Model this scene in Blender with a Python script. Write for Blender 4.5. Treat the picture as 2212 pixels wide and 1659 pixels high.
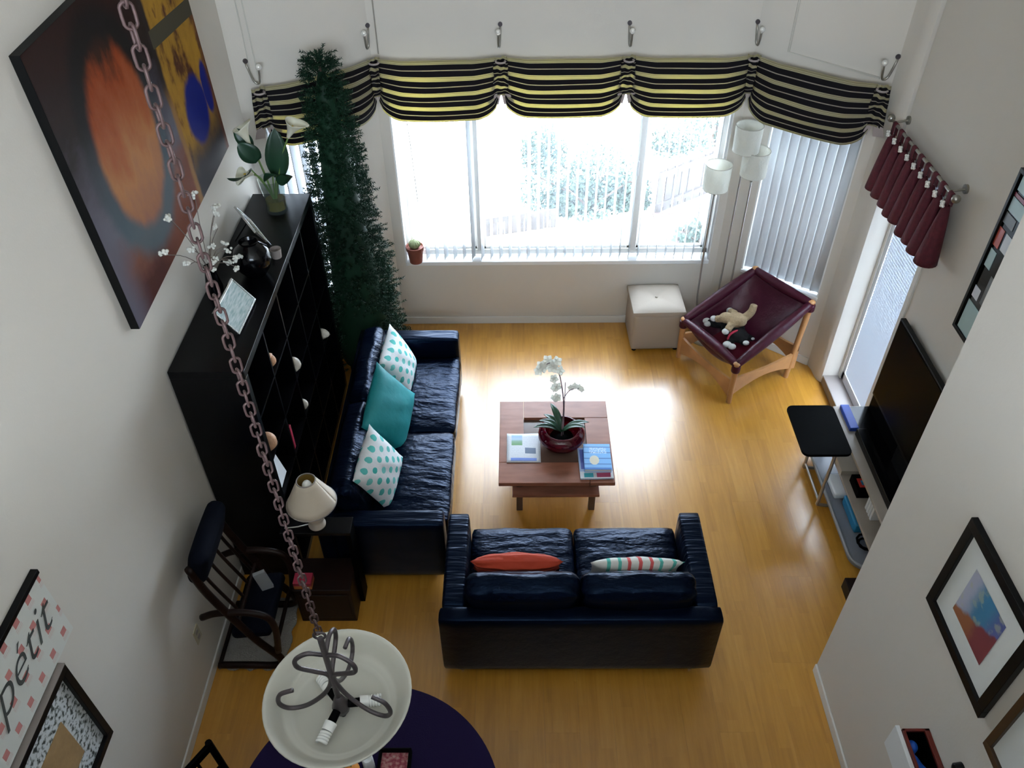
import bpy, bmesh, math, random
from mathutils import Vector as Vec, Matrix, Euler
RND = random.Random(11)
for o in list(bpy.data.objects):
    bpy.data.objects.remove(o)
SC = bpy.context.scene
COL = SC.collection
PI = math.pi

# ------------------------------------------------------------------ camera
H = 4.6
FPX, YAW, PIT, ROL = 1775.3, math.radians(-.65), math.radians(41.84), math.radians(.77)
fw = Vec((math.sin(YAW) * math.cos(PIT), math.cos(YAW) * math.cos(PIT), -math.sin(PIT)))
rt = Vec((math.cos(YAW), -math.sin(YAW), 0))
dn = fw.cross(rt)
r2 = math.cos(ROL) * rt + math.sin(ROL) * dn
d2 = -math.sin(ROL) * rt + math.cos(ROL) * dn
cd = bpy.data.cameras.new('camera')
cam = bpy.data.objects.new('camera', cd)
COL.objects.link(cam)
cd.sensor_fit = 'HORIZONTAL'
cd.sensor_width = 36
cd.lens = 36 * FPX / 2212
cd.clip_start = .02
m = Matrix.Identity(4)
for i in range(3):
    m[i][0], m[i][1], m[i][2] = r2[i], -d2[i], -fw[i]
m[0][3], m[1][3], m[2][3] = 0, 0, H
cam.matrix_world = m
SC.camera = cam

# ------------------------------------------------------------------ light
SKY = 17.0
w = bpy.data.worlds.new('world')
SC.world = w
w.use_nodes = True
bg = w.node_tree.nodes['Background']
bg.inputs[0].default_value = (.70, .84, 1.0, 1)
bg.inputs[1].default_value = SKY


def area(name, loc, size, target, power, col=(1, 1, 1), portal=False):
    l = bpy.data.lights.new(name, 'AREA')
    l.shape = 'RECTANGLE'
    l.size, l.size_y = size
    l.energy = power
    l.color = col
    if portal:
        l.cycles.is_portal = True
    o = bpy.data.objects.new(name, l)
    COL.objects.link(o)
    o.location = loc
    o.rotation_euler = (Vec(target) - Vec(loc)).to_track_quat('-Z', 'Z').to_euler()
    return o


# unseen opening behind the viewer, added to light the upper walls; portal guides sky
area('loft_portal_offscreen', (-.033, -3.1, 4.35), (2.8, 1.5), (-.033, 3, 4.35), 1, portal=True)

sl = bpy.data.lights.new('sun_offscreen', 'SUN')
sl.energy = 25
sl.angle = math.radians(1)
sl.color = (1, .96, .88)
so = bpy.data.objects.new('sun_offscreen', sl)
COL.objects.link(so)
so.rotation_euler = Vec((0, .42, -.90)).to_track_quat('-Z', 'Z').to_euler()

vs = SC.view_settings
vs.view_transform = 'Standard'
vs.look = 'None'
vs.gamma = 1
vs.use_curve_mapping = False
vs.exposure = .55

# ------------------------------------------------------------------ material helper
MATS = {}


class G:
    def __init__(s, name, col=(.5, .5, .5), rough=.5, metal=0, spec=.5, **kw):
        s.m = bpy.data.materials.new(name)
        s.m.use_nodes = True
        s.t = s.m.node_tree
        s.b = s.t.nodes['Principled BSDF']
        s.out = s.t.nodes['Material Output']
        s.set('Base Color', (*col, 1))
        s.set('Roughness', rough)
        s.set('Metallic', metal)
        s.set('Specular IOR Level', spec)
        for k, v in kw.items():
            s.set(k.replace('_', ' '), v)
        MATS[name] = s.m

    def set(s, k, v):
        if hasattr(v, 'is_output'):
            s.t.links.new(v, s.b.inputs[k])
        else:
            s.b.inputs[k].default_value = v

    def n(s, typ, ins=None, **kw):
        nd = s.t.nodes.new(typ)
        for k, v in kw.items():
            setattr(nd, k, v)
        for k, v in (ins or {}).items():
            if hasattr(v, 'is_output'):
                s.t.links.new(v, nd.inputs[k])
            else:
                nd.inputs[k].default_value = v
        return nd

    def M(s, op, a, b=0.0, c=0.0, clamp=False):
        return s.n('ShaderNodeMath', {0: a, 1: b, 2: c}, operation=op, use_clamp=clamp).outputs[0]

    def uv(s):
        tc = s.n('ShaderNodeTexCoord')
        sp = s.n('ShaderNodeSeparateXYZ', {0: tc.outputs['UV']})
        return sp.outputs[0], sp.outputs[1]

    def oc(s):
        return s.n('ShaderNodeTexCoord').outputs['Object']

    def xyz(s):
        sp = s.n('ShaderNodeSeparateXYZ', {0: s.oc()})
        return sp.outputs[0], sp.outputs[1], sp.outputs[2]

    def vec(s, x, y, z=0.0):
        return s.n('ShaderNodeCombineXYZ', {0: x, 1: y, 2: z}).outputs[0]

    def noise(s, scale=5, detail=3, vec=None, rough=.5):
        d = {'Scale': scale, 'Detail': detail, 'Roughness': rough}
        d['Vector'] = vec if vec is not None else s.oc()
        return s.n('ShaderNodeTexNoise', d).outputs[0]

    def ramp(s, fac, stops, interp='LINEAR'):
        r = s.n('ShaderNodeValToRGB', {0: fac})
        r.color_ramp.interpolation = interp
        e = r.color_ramp.elements
        while len(e) > 1:
            e.remove(e[-1])
        e[0].position = stops[0][0]
        e[0].color = (*stops[0][1], 1)
        for p, c in stops[1:]:
            q = e.new(p)
            q.color = (*c, 1)
        return r.outputs[0]

    def mix(s, fac, a, b, mode='MIX'):
        nd = s.n('ShaderNodeMix', data_type='RGBA', blend_type=mode)
        for i, v in ((0, fac), (6, a), (7, b)):
            if hasattr(v, 'is_output'):
                s.t.links.new(v, nd.inputs[i])
            else:
                nd.inputs[i].default_value = v if i == 0 else (*v, 1)
        return nd.outputs[2]

    def smooth(s, x, a, b):
        return s.n('ShaderNodeMapRange', {0: x, 1: a, 2: b, 3: 0.0, 4: 1.0}, interpolation_type='SMOOTHSTEP').outputs[0]

    def bump(s, h, strength=.3, dist=.01):
        s.set('Normal', s.n('ShaderNodeBump', {'Height': h, 'Strength': strength, 'Distance': dist}).outputs[0])
        return s

    def translucent(s, fac, col):
        """mix some translucency into the surface (cloth, shades, blinds)"""
        tr = s.n('ShaderNodeBsdfTranslucent')
        if hasattr(col, 'is_output'):
            s.t.links.new(col, tr.inputs[0])
        else:
            tr.inputs[0].default_value = (*col, 1)
        mx = s.n('ShaderNodeMixShader', {0: fac})
        s.t.links.new(s.b.outputs[0], mx.inputs[1])
        s.t.links.new(tr.outputs[0], mx.inputs[2])
        s.t.links.new(mx.outputs[0], s.out.inputs[0])
        return s

    def clear(s, fac, col=(1, 1, 1)):
        """thin clear pane: mostly transparent with a glossy surface"""
        tr = s.n('ShaderNodeBsdfTransparent', {0: (*col, 1)})
        mx = s.n('ShaderNodeMixShader', {0: fac})
        s.t.links.new(s.b.outputs[0], mx.inputs[1])
        s.t.links.new(tr.outputs[0], mx.inputs[2])
        s.t.links.new(mx.outputs[0], s.out.inputs[0])
        return s


def plain(name, col, rough=.5, metal=0, spec=.5, nb=None, var=0, **kw):
    g = G(name, col, rough, metal, spec, **kw)
    if var:
        f = g.noise(nb[0] * .35 if nb else 4, 4)
        c2 = tuple(c * (1 - var) for c in col)
        c3 = tuple(min(1, c * (1 + var)) for c in col)
        g.set('Base Color', g.ramp(f, [(.3, c2), (.7, c3)]))
    if nb:
        g.bump(g.noise(nb[0], 4), nb[1], nb[2] if len(nb) > 2 else .01)
    return g.m


# ------------------------------------------------------------------ mesh helper
class MB:
    def __init__(s):
        s.v, s.f, s.u = [], [], []

    def add(s, vs, fs, M=None, uv=None):
        k = len(s.v)
        for i, p in enumerate(vs):
            p = Vec(p)
            s.v.append(M @ p if M else p)
            s.u.append(uv[i] if uv else (0, 0))
        s.f += [[k + i for i in f] for f in fs]
        return s

    def box(s, x0, y0, z0, x1, y1, z1, M=None):
        x0, x1 = min(x0, x1), max(x0, x1)
        y0, y1 = min(y0, y1), max(y0, y1)
        z0, z1 = min(z0, z1), max(z0, z1)
        vs = [(x, y, z) for z in (z0, z1) for y in (y0, y1) for x in (x0, x1)]
        uv = [((p[1] - y0) / max(y1 - y0, 1e-6), (p[2] - z0) / max(z1 - z0, 1e-6)) for p in vs]
        return s.add(vs, [(0, 2, 3, 1), (4, 5, 7, 6), (0, 1, 5, 4), (2, 6, 7, 3), (1, 3, 7, 5), (0, 4, 6, 2)], M, uv)

    def cbox(s, c, sz, M=None):
        return s.box(*[c[i] - sz[i] / 2 for i in range(3)], *[c[i] + sz[i] / 2 for i in range(3)], M)

    def quad(s, ps, M=None):
        return s.add(ps, [tuple(range(len(ps)))], M, [(0, 0), (1, 0), (1, 1), (0, 1)] if len(ps) == 4 else None)

    def prism(s, poly, z0, z1, M=None):
        n = len(poly)
        vs = [(*p, z0) for p in poly] + [(*p, z1) for p in poly]
        fs = [tuple(range(n - 1, -1, -1)), tuple(range(n, 2 * n))]
        fs += [(i, (i + 1) % n, n + (i + 1) % n, n + i) for i in range(n)]
        return s.add(vs, fs, M)

    def rbox(s, c, sz, r, n=6, bulge=(0, 0, 0), M=None, wob=0, seed=0):
        """box with rounded edges and bulging faces (cushions, soft furniture)"""
        hx = [v / 2 for v in sz]
        rr = random.Random(seed)
        ph = [rr.uniform(0, 6) for _ in range(6)]
        idx, vs, fs, uv = {}, [], [], []

        def key(p):
            return tuple(round(q, 5) for q in p)

        def vert(a):
            k = key(a)
            if k in idx:
                return idx[k]
            p = [a[i] * hx[i] for i in range(3)]
            q = [max(-hx[i] + r, min(hx[i] - r, p[i])) for i in range(3)]
            d = Vec([p[i] - q[i] for i in range(3)])
            if d.length > 1e-9:
                d = d.normalized() * r
            o = Vec(q) + d
            for i in range(3):
                j, l = (i + 1) % 3, (i + 2) % 3
                o[i] += a[i] * bulge[i] * (1 - a[j] ** 2) * (1 - a[l] ** 2)
            if wob:
                for i in range(3):
                    o[i] += wob * math.sin(7 * a[(i + 1) % 3] + ph[i]) * math.cos(5 * a[(i + 2) % 3] + ph[i + 3])
            idx[k] = len(vs)
            vs.append(o + Vec(c))
            uv.append((a[0] * .5 + .5, a[1] * .5 + .5))
            return idx[k]
        # uneven spacing puts loops at the rounded edges
        t = sorted(set([-1, 1] + [-1 + .13 * k for k in range(1, 3)] + [1 - .13 * k for k in range(1, 3)] + [-.7 + 1.4 * k / n for k in range(n + 1)]))
        for ax in range(3):
            for sg in (-1, 1):
                b, cc = (ax + 1) % 3, (ax + 2) % 3
                g = []
                for u in t:
                    row = []
                    for v in t:
                        a = [0, 0, 0]
                        a[ax], a[b], a[cc] = sg, u, v
                        row.append(vert(a))
                    g.append(row)
                for i in range(len(t) - 1):
                    for j in range(len(t) - 1):
                        q = (g[i][j], g[i + 1][j], g[i + 1][j + 1], g[i][j + 1])
                        fs.append(q if sg > 0 else q[::-1])
        return s.add(vs, fs, M, uv)

    def tube(s, pts, r, n=8, closed=False, caps=True, M=None):
        pts = [Vec(p) for p in pts]
        N = len(pts)
        rs = r if isinstance(r, (list, tuple)) else [r] * N
        T = []
        for i in range(N):
            a = pts[(i - 1) % N] if (closed or i > 0) else pts[0]
            b = pts[(i + 1) % N] if (closed or i < N - 1) else pts[-1]
            T.append((b - a).normalized())
        up = Vec((0, 0, 1)) if abs(T[0].z) < .9 else Vec((1, 0, 0))
        nr = T[0].cross(up).normalized()
        vs, uv = [], []
        for i in range(N):
            nr = (nr - T[i] * nr.dot(T[i])).normalized()
            bi = T[i].cross(nr)
            for k in range(n):
                a = 2 * PI * k / n
                vs.append(pts[i] + (nr * math.cos(a) + bi * math.sin(a)) * rs[i])
                uv.append((k / n, i / max(N - 1, 1)))
        fs = []
        for i in range(N if closed else N - 1):
            j = (i + 1) % N
            for k in range(n):
                l = (k + 1) % n
                fs.append((i * n + k, i * n + l, j * n + l, j * n + k))
        if caps and not closed:
            fs.append(tuple(range(n - 1, -1, -1)))
            fs.append(tuple(range((N - 1) * n, N * n)))
        return s.add(vs, fs, M, uv)

    def cyl(s, p0, p1, r0, r1=None, n=16, M=None):
        return s.tube([p0, p1], [r0, r0 if r1 is None else r1], n, M=M)

    def lathe(s, prof, c=(0, 0, 0), n=32, M=None, closed=False):
        vs, uv, fs = [], [], []
        N = len(prof)
        for i, (r, z) in enumerate(prof):
            for k in range(n):
                a = 2 * PI * k / n
                vs.append((c[0] + r * math.cos(a), c[1] + r * math.sin(a), c[2] + z))
                uv.append((k / n, i / max(1, N - 1)))
        for i in range(N - 1 + closed):
            j = (i + 1) % N
            for k in range(n):
                l = (k + 1) % n
                fs.append((i * n + k, i * n + l, j * n + l, j * n + k))
        if not closed:
            if prof[0][0] > 1e-6:
                fs.append(tuple(range(n - 1, -1, -1)))
            if prof[-1][0] > 1e-6:
                fs.append(tuple(range((N - 1) * n, N * n)))
        return s.add(vs, fs, M, uv)

    def grid(s, fn, nu, nv, M=None, wrapu=False):
        vs, uv, fs = [], [], []
        for j in range(nv + 1):
            for i in range(nu + 1):
                u, v = i / nu, j / nv
                vs.append(fn(u, v))
                uv.append((u, v))
        for j in range(nv):
            for i in range(nu):
                a = j * (nu + 1) + i
                fs.append((a, a + 1, a + nu + 2, a + nu + 1))
        return s.add(vs, fs, M, uv)

    def ball(s, c, r, n=12, M=None):
        r = (r, r, r) if isinstance(r, (int, float)) else r
        mm = Matrix.Translation(c) @ Matrix.Diagonal((*r, 1))
        prof = [(math.sin(PI * k / n), -math.cos(PI * k / n)) for k in range(n + 1)]
        prof[0], prof[-1] = (1e-4, -1), (1e-4, 1)
        return s.lathe(prof, n=n + 4, M=(M @ mm) if M else mm)

    def pillow(s, w, h, t, M=None, n=16, pinch=.06):
        for sg in (1, -1):
            def fn(u, v):
                a, b = u * 2 - 1, v * 2 - 1
                x = w / 2 * a * (1 - pinch * (1 - b * b))
                y = h / 2 * b * (1 - pinch * (1 - a * a))
                q = max(0, (1 - a ** 2) * (1 - b ** 2))
                z = sg * t / 2 * q ** .42
                z += .004 * math.sin(9 * a + 4 * b) * q
                return (x, y, z)
            k = len(s.f)
            s.grid(fn, n, n, M)
            if sg < 0:
                for i in range(k, len(s.f)):
                    s.f[i] = s.f[i][::-1]
        return s


ORG = {}


def ob(name, mb, mt, par=None, smooth=False, bevel=0, kind=None, org=None, thick=0, sub=0, seg=2):
    me = bpy.data.meshes.new(name)
    if par is not None:
        og = ORG[par.name]
    elif org is not None:
        og = Vec(org)
    else:
        lo = [min(p[i] for p in mb.v) for i in range(3)]
        hi = [max(p[i] for p in mb.v) for i in range(3)]
        og = Vec(((lo[0] + hi[0]) / 2, (lo[1] + hi[1]) / 2, lo[2]))
    me.from_pydata([p - og for p in mb.v], [], mb.f)
    ul = me.uv_layers.new(name='UVMap')
    lv = [0] * len(me.loops)
    me.loops.foreach_get('vertex_index', lv)
    ul.data.foreach_set('uv', [c for i in lv for c in mb.u[i]])
    if isinstance(mt, str):
        mt = MATS[mt]
    me.materials.append(mt)
    if smooth:
        me.shade_smooth()
        if smooth is not True:
            me.set_sharp_from_angle(angle=math.radians(smooth))
    me.update()
    o = bpy.data.objects.new(name, me)
    COL.objects.link(o)
    if par is not None:
        o.parent = par
    else:
        o.location = og
    ORG[o.name] = og
    if thick:
        md = o.modifiers.new('thickness', 'SOLIDIFY')
        md.thickness = thick
        md.offset = 0
    if bevel:
        md = o.modifiers.new('bevel', 'BEVEL')
        md.width = bevel
        md.segments = seg
        md.limit_method = 'ANGLE'
    if sub:
        md = o.modifiers.new('sub', 'SUBSURF')
        md.levels = md.render_levels = sub
    if kind:
        o['kind'] = kind
    return o


def tag(o, label, cat, group=None):
    o['label'] = label
    o['category'] = cat
    if group:
        o['group'] = group
    return o


def thing(name, loc, label, cat, group=None):
    o = bpy.data.objects.new(name, None)
    o.empty_display_size = .05
    COL.objects.link(o)
    o.location = loc
    ORG[o.name] = Vec(loc)
    return tag(o, label, cat, group)


def struct(name, loc=(0, 0, 0)):
    o = bpy.data.objects.new(name, None)
    COL.objects.link(o)
    o.location = loc
    ORG[o.name] = Vec(loc)
    o['kind'] = 'structure'
    return o


def dup(o, par, delta, rot=None):
    c = o.copy()
    COL.objects.link(c)
    c.parent = par
    c.location = o.location + Vec(delta)
    if rot is not None:
        c.rotation_euler = rot
    ORG[c.name] = ORG[o.name]
    return c


def bez(pts, n=12):
    """Catmull-Rom through points"""
    P = [Vec(p) for p in pts]
    P = [2 * P[0] - P[1]] + P + [2 * P[-1] - P[-2]]
    out = []
    for i in range(1, len(P) - 2):
        for k in range(n):
            t = k / n
            a, b, c, d = P[i - 1:i + 3]
            out.append(.5 * ((2 * b) + (c - a) * t + (2 * a - 5 * b + 4 * c - d) * t * t + (3 * b - a - 3 * c + d) * t ** 3))
    out.append(P[-2])
    return out


def basis(origin, xa, ya, za=None):
    xa = Vec(xa).normalized()
    ya = Vec(ya)
    ya = (ya - xa * ya.dot(xa)).normalized()
    za = xa.cross(ya)
    M = Matrix.Identity(4)
    for i in range(3):
        M[i][0], M[i][1], M[i][2], M[i][3] = xa[i], ya[i], za[i], origin[i]
    return M

# ------------------------------------------------------------------ materials
plain('wall_paint', (.625, .58, .515), .75, spec=.3, nb=(90, .12, .004))
plain('trim_paint', (.70, .68, .63), .45)
plain('white_paint', (.80, .80, .79), .4)
plain('ceiling_paint', (.75, .74, .71), .8)
plain('door_paint', (.70, .74, .80), .35)
plain('door_slat', (.62, .66, .72), .5)
plain('alu', (.78, .76, .72), .4)
plain('black_lacquer', (.0012, .0012, .0018), .28, spec=.22, nb=(30, .03, .002))
plain('black_matte', (.001, .001, .0012), .55, spec=.04)
plain('black_gloss', (.001, .001, .0015), .14, spec=.25)
plain('tv_screen', (.0008, .0008, .001), .35, spec=.05)
plain('black_frame', (.003, .003, .0035), .4, spec=.2)
plain('brown_frame', (.05, .025, .012), .4)
plain('taupe', (.28, .24, .22), .5)
plain('mat_board', (.68, .69, .66), .8)
plain('iron', (.10, .085, .09), .45, .6, nb=(60, .2, .003))
plain('rust_chain', (.075, .042, .040), .55, .4, nb=(80, .3, .002))
plain('chrome', (.6, .6, .6), .2, 1)
plain('pewter', (.35, .33, .29), .35, .9)
plain('pearl', (.75, .72, .66), .25, .2)
plain('steel_leg', (.38, .36, .34), .35, .7)
plain('wood_dark', (.010, .0035, .002), .45, spec=.2, nb=(20, .1, .002), var=.4)
plain('wood_leg', (.10, .055, .035), .4, var=.2, nb=(14, .02))
plain('beech', (.50, .25, .10), .4, var=.2, nb=(14, .02))
plain('cord', (.55, .52, .46), .6)
plain('cord_dark', (.30, .27, .23), .6)
plain('cream_shade', (.62, .53, .42), .8, nb=(200, .15, .002))
plain('cream_ceramic', (.62, .54, .44), .25)
plain('gold_lining', (.55, .36, .05), .4, .5)
plain('bulb_white', (.85, .85, .82), .3)
plain('terracotta', (.20, .055, .035), .7, nb=(40, .15), var=.15)
plain('cactus', (.25, .28, .14), .7, nb=(60, .4))
plain('soil', (.03, .02, .015), .95)
plain('plush_tan', (.50, .37, .22), .95, nb=(160, .9, .006), var=.15)
plain('plush_black', (.006, .006, .007), .95, nb=(160, .9, .006))
plain('plush_white', (.75, .73, .70), .95, nb=(160, .9, .006))
plain('plush_pink', (.55, .04, .08), .9)
plain('leaf_dark', (.012, .055, .025), .35, var=.3, nb=(12, .1))
plain('leaf_lily', (.009, .040, .018), .4, var=.3, nb=(12, .15))
plain('stem_green', (.10, .17, .04), .5)
plain('stem_dry', (.13, .10, .08), .7)
plain('stem_violet', (.24, .17, .20), .5)
G('petal_white', (.78, .77, .70), .5).translucent(.25, (.8, .8, .7))
G('petal_lily', (.75, .72, .58), .45).translucent(.2, (.8, .8, .6))
plain('lily_yellow', (.7, .45, .05), .6)
plain('needle_green', (.005, .028, .012), .6, spec=.25, var=.5, nb=(3, 0))
plain('bark', (.05, .03, .02), .9)
plain('shell_white', (.62, .56, .48), .5, nb=(60, .4), var=.2)
plain('shell_peach', (.60, .34, .20), .5, nb=(60, .4), var=.2)
plain('paper_white', (.72, .73, .73), .7)
plain('book_red', (.35, .02, .05), .5)
plain('book_orange', (.40, .12, .03), .5)
plain('book_blue', (.02, .07, .40), .5)
plain('book_navy', (.01, .02, .09), .5)
plain('box_teal', (.02, .22, .42), .4)
plain('box_grey', (.30, .31, .32), .4)
plain('box_beige', (.42, .37, .30), .6)
plain('red_lacquer', (.13, .014, .008), .4)
plain('red_bright', (.5, .03, .02), .5)
plain('figure_blue', (.01, .11, .55), .5)
plain('navy_cloth', (.0018, .003, .008), .85, spec=.1, nb=(120, .3, .003))
plain('orange_fruit', (.75, .30, .06), .5, nb=(80, .3, .002))
plain('outlet', (.45, .40, .28), .5)
plain('console_wood', (.36, .31, .26), .45, var=.08, nb=(10, .02))
plain('gray_plastic', (.20, .21, .24), .35)
plain('cloth_purple', (.010, .005, .032), .85, spec=.1, nb=(150, .25, .003))
plain('burgundy', (.085, .006, .014), .75, nb=(130, .3, .003), var=.2)
plain('patio', (.80, .78, .74), .9, nb=(3, .1), var=.06)
plain('fence_wood', (.050, .038, .033), .8, nb=(20, .2), var=.25)
plain('brick_ground', (.075, .045, .035), .9, nb=(10, .4), var=.3)
plain('bush_leaf', (.026, .050, .034), .6, var=.4, nb=(3, 0))

g = G('rug_shag', (.42, .40, .36), .95)
g.bump(g.noise(120, 5), 1, .02)
g = G('leather', (.001, .0025, .008), .26, spec=.20, Specular_Tint=(.28, .50, 1, 1))  # blue tint in all three sofa leathers imitates the sky's colour in their highlights
wv = g.noise(6, 3, g.n('ShaderNodeMapping', {0: g.oc(), 3: (1, 2.6, 1)}).outputs[0])
h1 = g.noise(22, 5, g.n('ShaderNodeMapping', {0: g.oc(), 3: (1, 1.7, 1)}).outputs[0], .6)
g.bump(g.M('ADD', g.M('MULTIPLY', wv, 1.6), g.M('MULTIPLY', h1, .4)), .50, .022)
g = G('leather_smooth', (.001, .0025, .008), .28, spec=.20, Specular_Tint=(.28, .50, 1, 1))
g.bump(g.M('ADD', g.noise(14, 3), g.M('MULTIPLY', g.noise(60, 3), .25)), .3, .01)
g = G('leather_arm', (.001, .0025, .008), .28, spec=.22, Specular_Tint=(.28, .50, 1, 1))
g.bump(g.noise(11, 2, g.n('ShaderNodeMapping', {0: g.oc(), 3: (.35, 3, .35)}).outputs[0]), .5, .02)
g = G('leather_plum', (.055, .004, .016), .38, spec=.35)
g.bump(g.noise(16, 4), .45, .015)
g = G('suede', (.40, .34, .28), .9)
g.bump(g.noise(60, 4), .25, .004)
# wood floor
g = G('floor_wood', (.5, .3, .1), .23, spec=.8, Coat_Weight=.6, Coat_Roughness=.24, Coat_IOR=1.6)
info = g.n('ShaderNodeObjectInfo').outputs['Random']
p = g.n('ShaderNodeMapping', {0: g.oc(), 1: g.vec(g.M('MULTIPLY', info, 40), g.M('MULTIPLY', info, 23)), 3: (14, 1.1, 1)}).outputs[0]
gr = g.noise(3.0, 6, p, .6)
lx, ly, lz = g.xyz()
st = g.M('FLOOR', g.M('MULTIPLY', g.M('ADD', lx, 5), 1 / .066))
sj = g.M('FLOOR', g.M('ADD', g.M('MULTIPLY', ly, 2.2), g.M('MULTIPLY', g.M('SINE', g.M('MULTIPLY', st, 12.9)), 7)))
rn = g.n('ShaderNodeTexWhiteNoise', {'Vector': g.vec(st, sj, info)}, noise_dimensions='3D').outputs[0]
f = g.M('ADD', g.M('ADD', g.M('MULTIPLY', gr, .55), g.M('MULTIPLY', rn, .18)), g.M('ADD', g.M('MULTIPLY', info, .06), .08))
g.set('Base Color', g.ramp(f, [(.2, (.40, .170, .016)), (.5, (.55, .255, .030)), (.8, (.66, .335, .055))]))
g.set('Roughness', g.M('ADD', g.M('MULTIPLY', gr, .05), .28))
g.bump(gr, .03, .002)
# table wood
g = G('table_wood', (.2, .08, .04), .34, spec=.35)
p = g.n('ShaderNodeMapping', {0: g.oc(), 3: (2, 9, 2)}).outputs[0]
g.set('Base Color', g.ramp(g.noise(3, 5, p), [(.25, (.22, .085, .050)), (.75, (.34, .135, .082))]))
g.bump(g.noise(12, 4, p), .03, .003)
g = G('table_inset', (.13, .075, .055), .18)
# striped valance
def stripes(name, off=0.0):
    g = G(name, (.5, .5, .4), .85)
    u, v = g.uv()
    t = g.M('FRACT', g.M('ADD', g.M('MULTIPLY', v, 4.15), off))
    dk, cr, ol = (.009, .006, .009), (.50, .465, .35), (.24, .21, .13)
    c = g.ramp(t, [(0, cr), (.075, ol), (.105, cr), (.185, ol), (.205, cr), (.27, dk), (.59, (.44, .39, .36)), (.655, dk)], 'CONSTANT')
    g.set('Base Color', c)
    tc = g.ramp(t, [(0, (.66, .59, .26)), (.075, (.36, .30, .10)), (.105, (.70, .64, .28)), (.185, (.36, .30, .10)), (.205, (.66, .59, .26)), (.27, (.010, .006, .008)), (.59, (.6, .54, .30)), (.655, (.010, .006, .008))], 'CONSTANT')
    g.bump(g.noise(220, 2), .2, .002)
    g.translucent(.55, tc)
stripes('striped_cloth')
g = G('valance_lining', (.45, .38, .36), .85).translucent(.2, (.6, .5, .45))
# translucent blinds
G('blind_vinyl', (.62, .64, .66), .5).translucent(.05, (.75, .8, .85))
# glass
G('pane', (.9, .95, 1), .02).clear(.93)
G('vase_glass', (.10, .12, .12), .03).clear(.86, (.93, .97, .96))
G('water_yellow', (.20, .15, .02), .1).clear(.35, (.70, .55, .15))
g = G('ruby_glass', (.10, .001, .012), .04, spec=.8)
g.clear(.35, (.55, .02, .08))
# lamp shades (frosted, wrinkled)
g = G('paper_shade', (.80, .79, .74), .6)
g.bump(g.noise(16, 4), .8, .03)
g.translucent(.5, (.92, .92, .86))
g = G('bowl_glass', (.70, .69, .62), .3)
g.translucent(.28, (.85, .82, .70))
# dot pillow
g = G('dots', (.7, .7, .7), .9)
u, v = g.uv()
row = g.M('FLOOR', g.M('MULTIPLY', v, 6))
uu = g.M('ADD', g.M('MULTIPLY', u, 5), g.M('MULTIPLY', g.M('MODULO', row, 2), .5))
du = g.M('SUBTRACT', g.M('FRACT', uu), .5)
dv = g.M('SUBTRACT', g.M('FRACT', g.M('MULTIPLY', v, 6)), .5)
d = g.M('SQRT', g.M('ADD', g.M('MULTIPLY', du, du), g.M('MULTIPLY', g.M('MULTIPLY', dv, dv), .8)))
d = g.M('ADD', d, g.M('MULTIPLY', g.M('SUBTRACT', g.noise(30, 2), .5), .15))
col = g.mix(g.n('ShaderNodeTexWhiteNoise', {'Vector': g.vec(g.M('FLOOR', uu), row)}).outputs[0], (.03, .38, .34), (.16, .52, .48))
g.set('Base Color', g.mix(g.M('LESS_THAN', d, .27), (.68, .70, .70), col))
g.bump(g.noise(9, 3), .4, .02)
plain('teal_cloth', (.005, .22, .24), .6, nb=(7, .5, .02), var=.12)
g = G('orange_cloth', (.46, .045, .015), .8)
u, v = g.uv()
g.bump(g.M('SINE', g.M('ADD', g.M('MULTIPLY', v, 60), g.M('MULTIPLY', g.noise(9, 2), 6))), .5, .008)
g = G('stripe_cloth', (.7, .7, .68), .9)
u, v = g.uv()
t = g.M('ADD', u, g.M('MULTIPLY', v, .12))
teal, red, wh = (.10, .45, .38), (.62, .10, .10), (.66, .66, .62)
st = []
for k, c in ((.12, teal), (.22, teal), (.36, teal), (.46, red), (.58, red), (.70, red), (.80, teal), (.92, teal)):
    st += [(k - .018, c), (k + .018, wh)]
g.set('Base Color', g.ramp(t, [(0, wh)] + st, 'CONSTANT'))
g.bump(g.noise(60, 3), .2, .004)

# ------------------------------------------------------------------ structure
XL, XR, XP, YB = -1.855, 2.54, 1.767, 5.98
ZT = 5.6
fl = struct('floor')
ob('subfloor', MB().box(XL - .1, -3, -.12, XR + .1, 6.05, -.012), 'wood_dark', fl)
x = XL
pw, pl = .199, 1.26
proto = None
ci = 0
while x < XR - .01:
    y = .9 - [.0, .47, .83, .21, .62][ci % 5]
    while y < 6.0:
        y0, y1 = max(y, .6), min(y + pl, 6.0)
        x1 = min(x + pw, XR)
        if y1 - y0 > .05:
            full = abs(y1 - y0 - pl) < 1e-6 and abs(x1 - x - pw) < 1e-6
            if full and proto:
                c = proto.copy()
                COL.objects.link(c)
                c.parent = fl
                c.location = (x + pw / 2, y0 + pl / 2, 0)
            else:
                w2, l2 = (x1 - x) / 2 - .0002, (y1 - y0) / 2 - .0002
                o = ob('plank', MB().box(-w2, -l2, -.012, w2, l2, 0), 'floor_wood', fl)
                o.location = ((x + x1) / 2, (y0 + y1) / 2, 0)
                if full:
                    proto = o
        y += pl
    x += pw
    ci += 1


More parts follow.
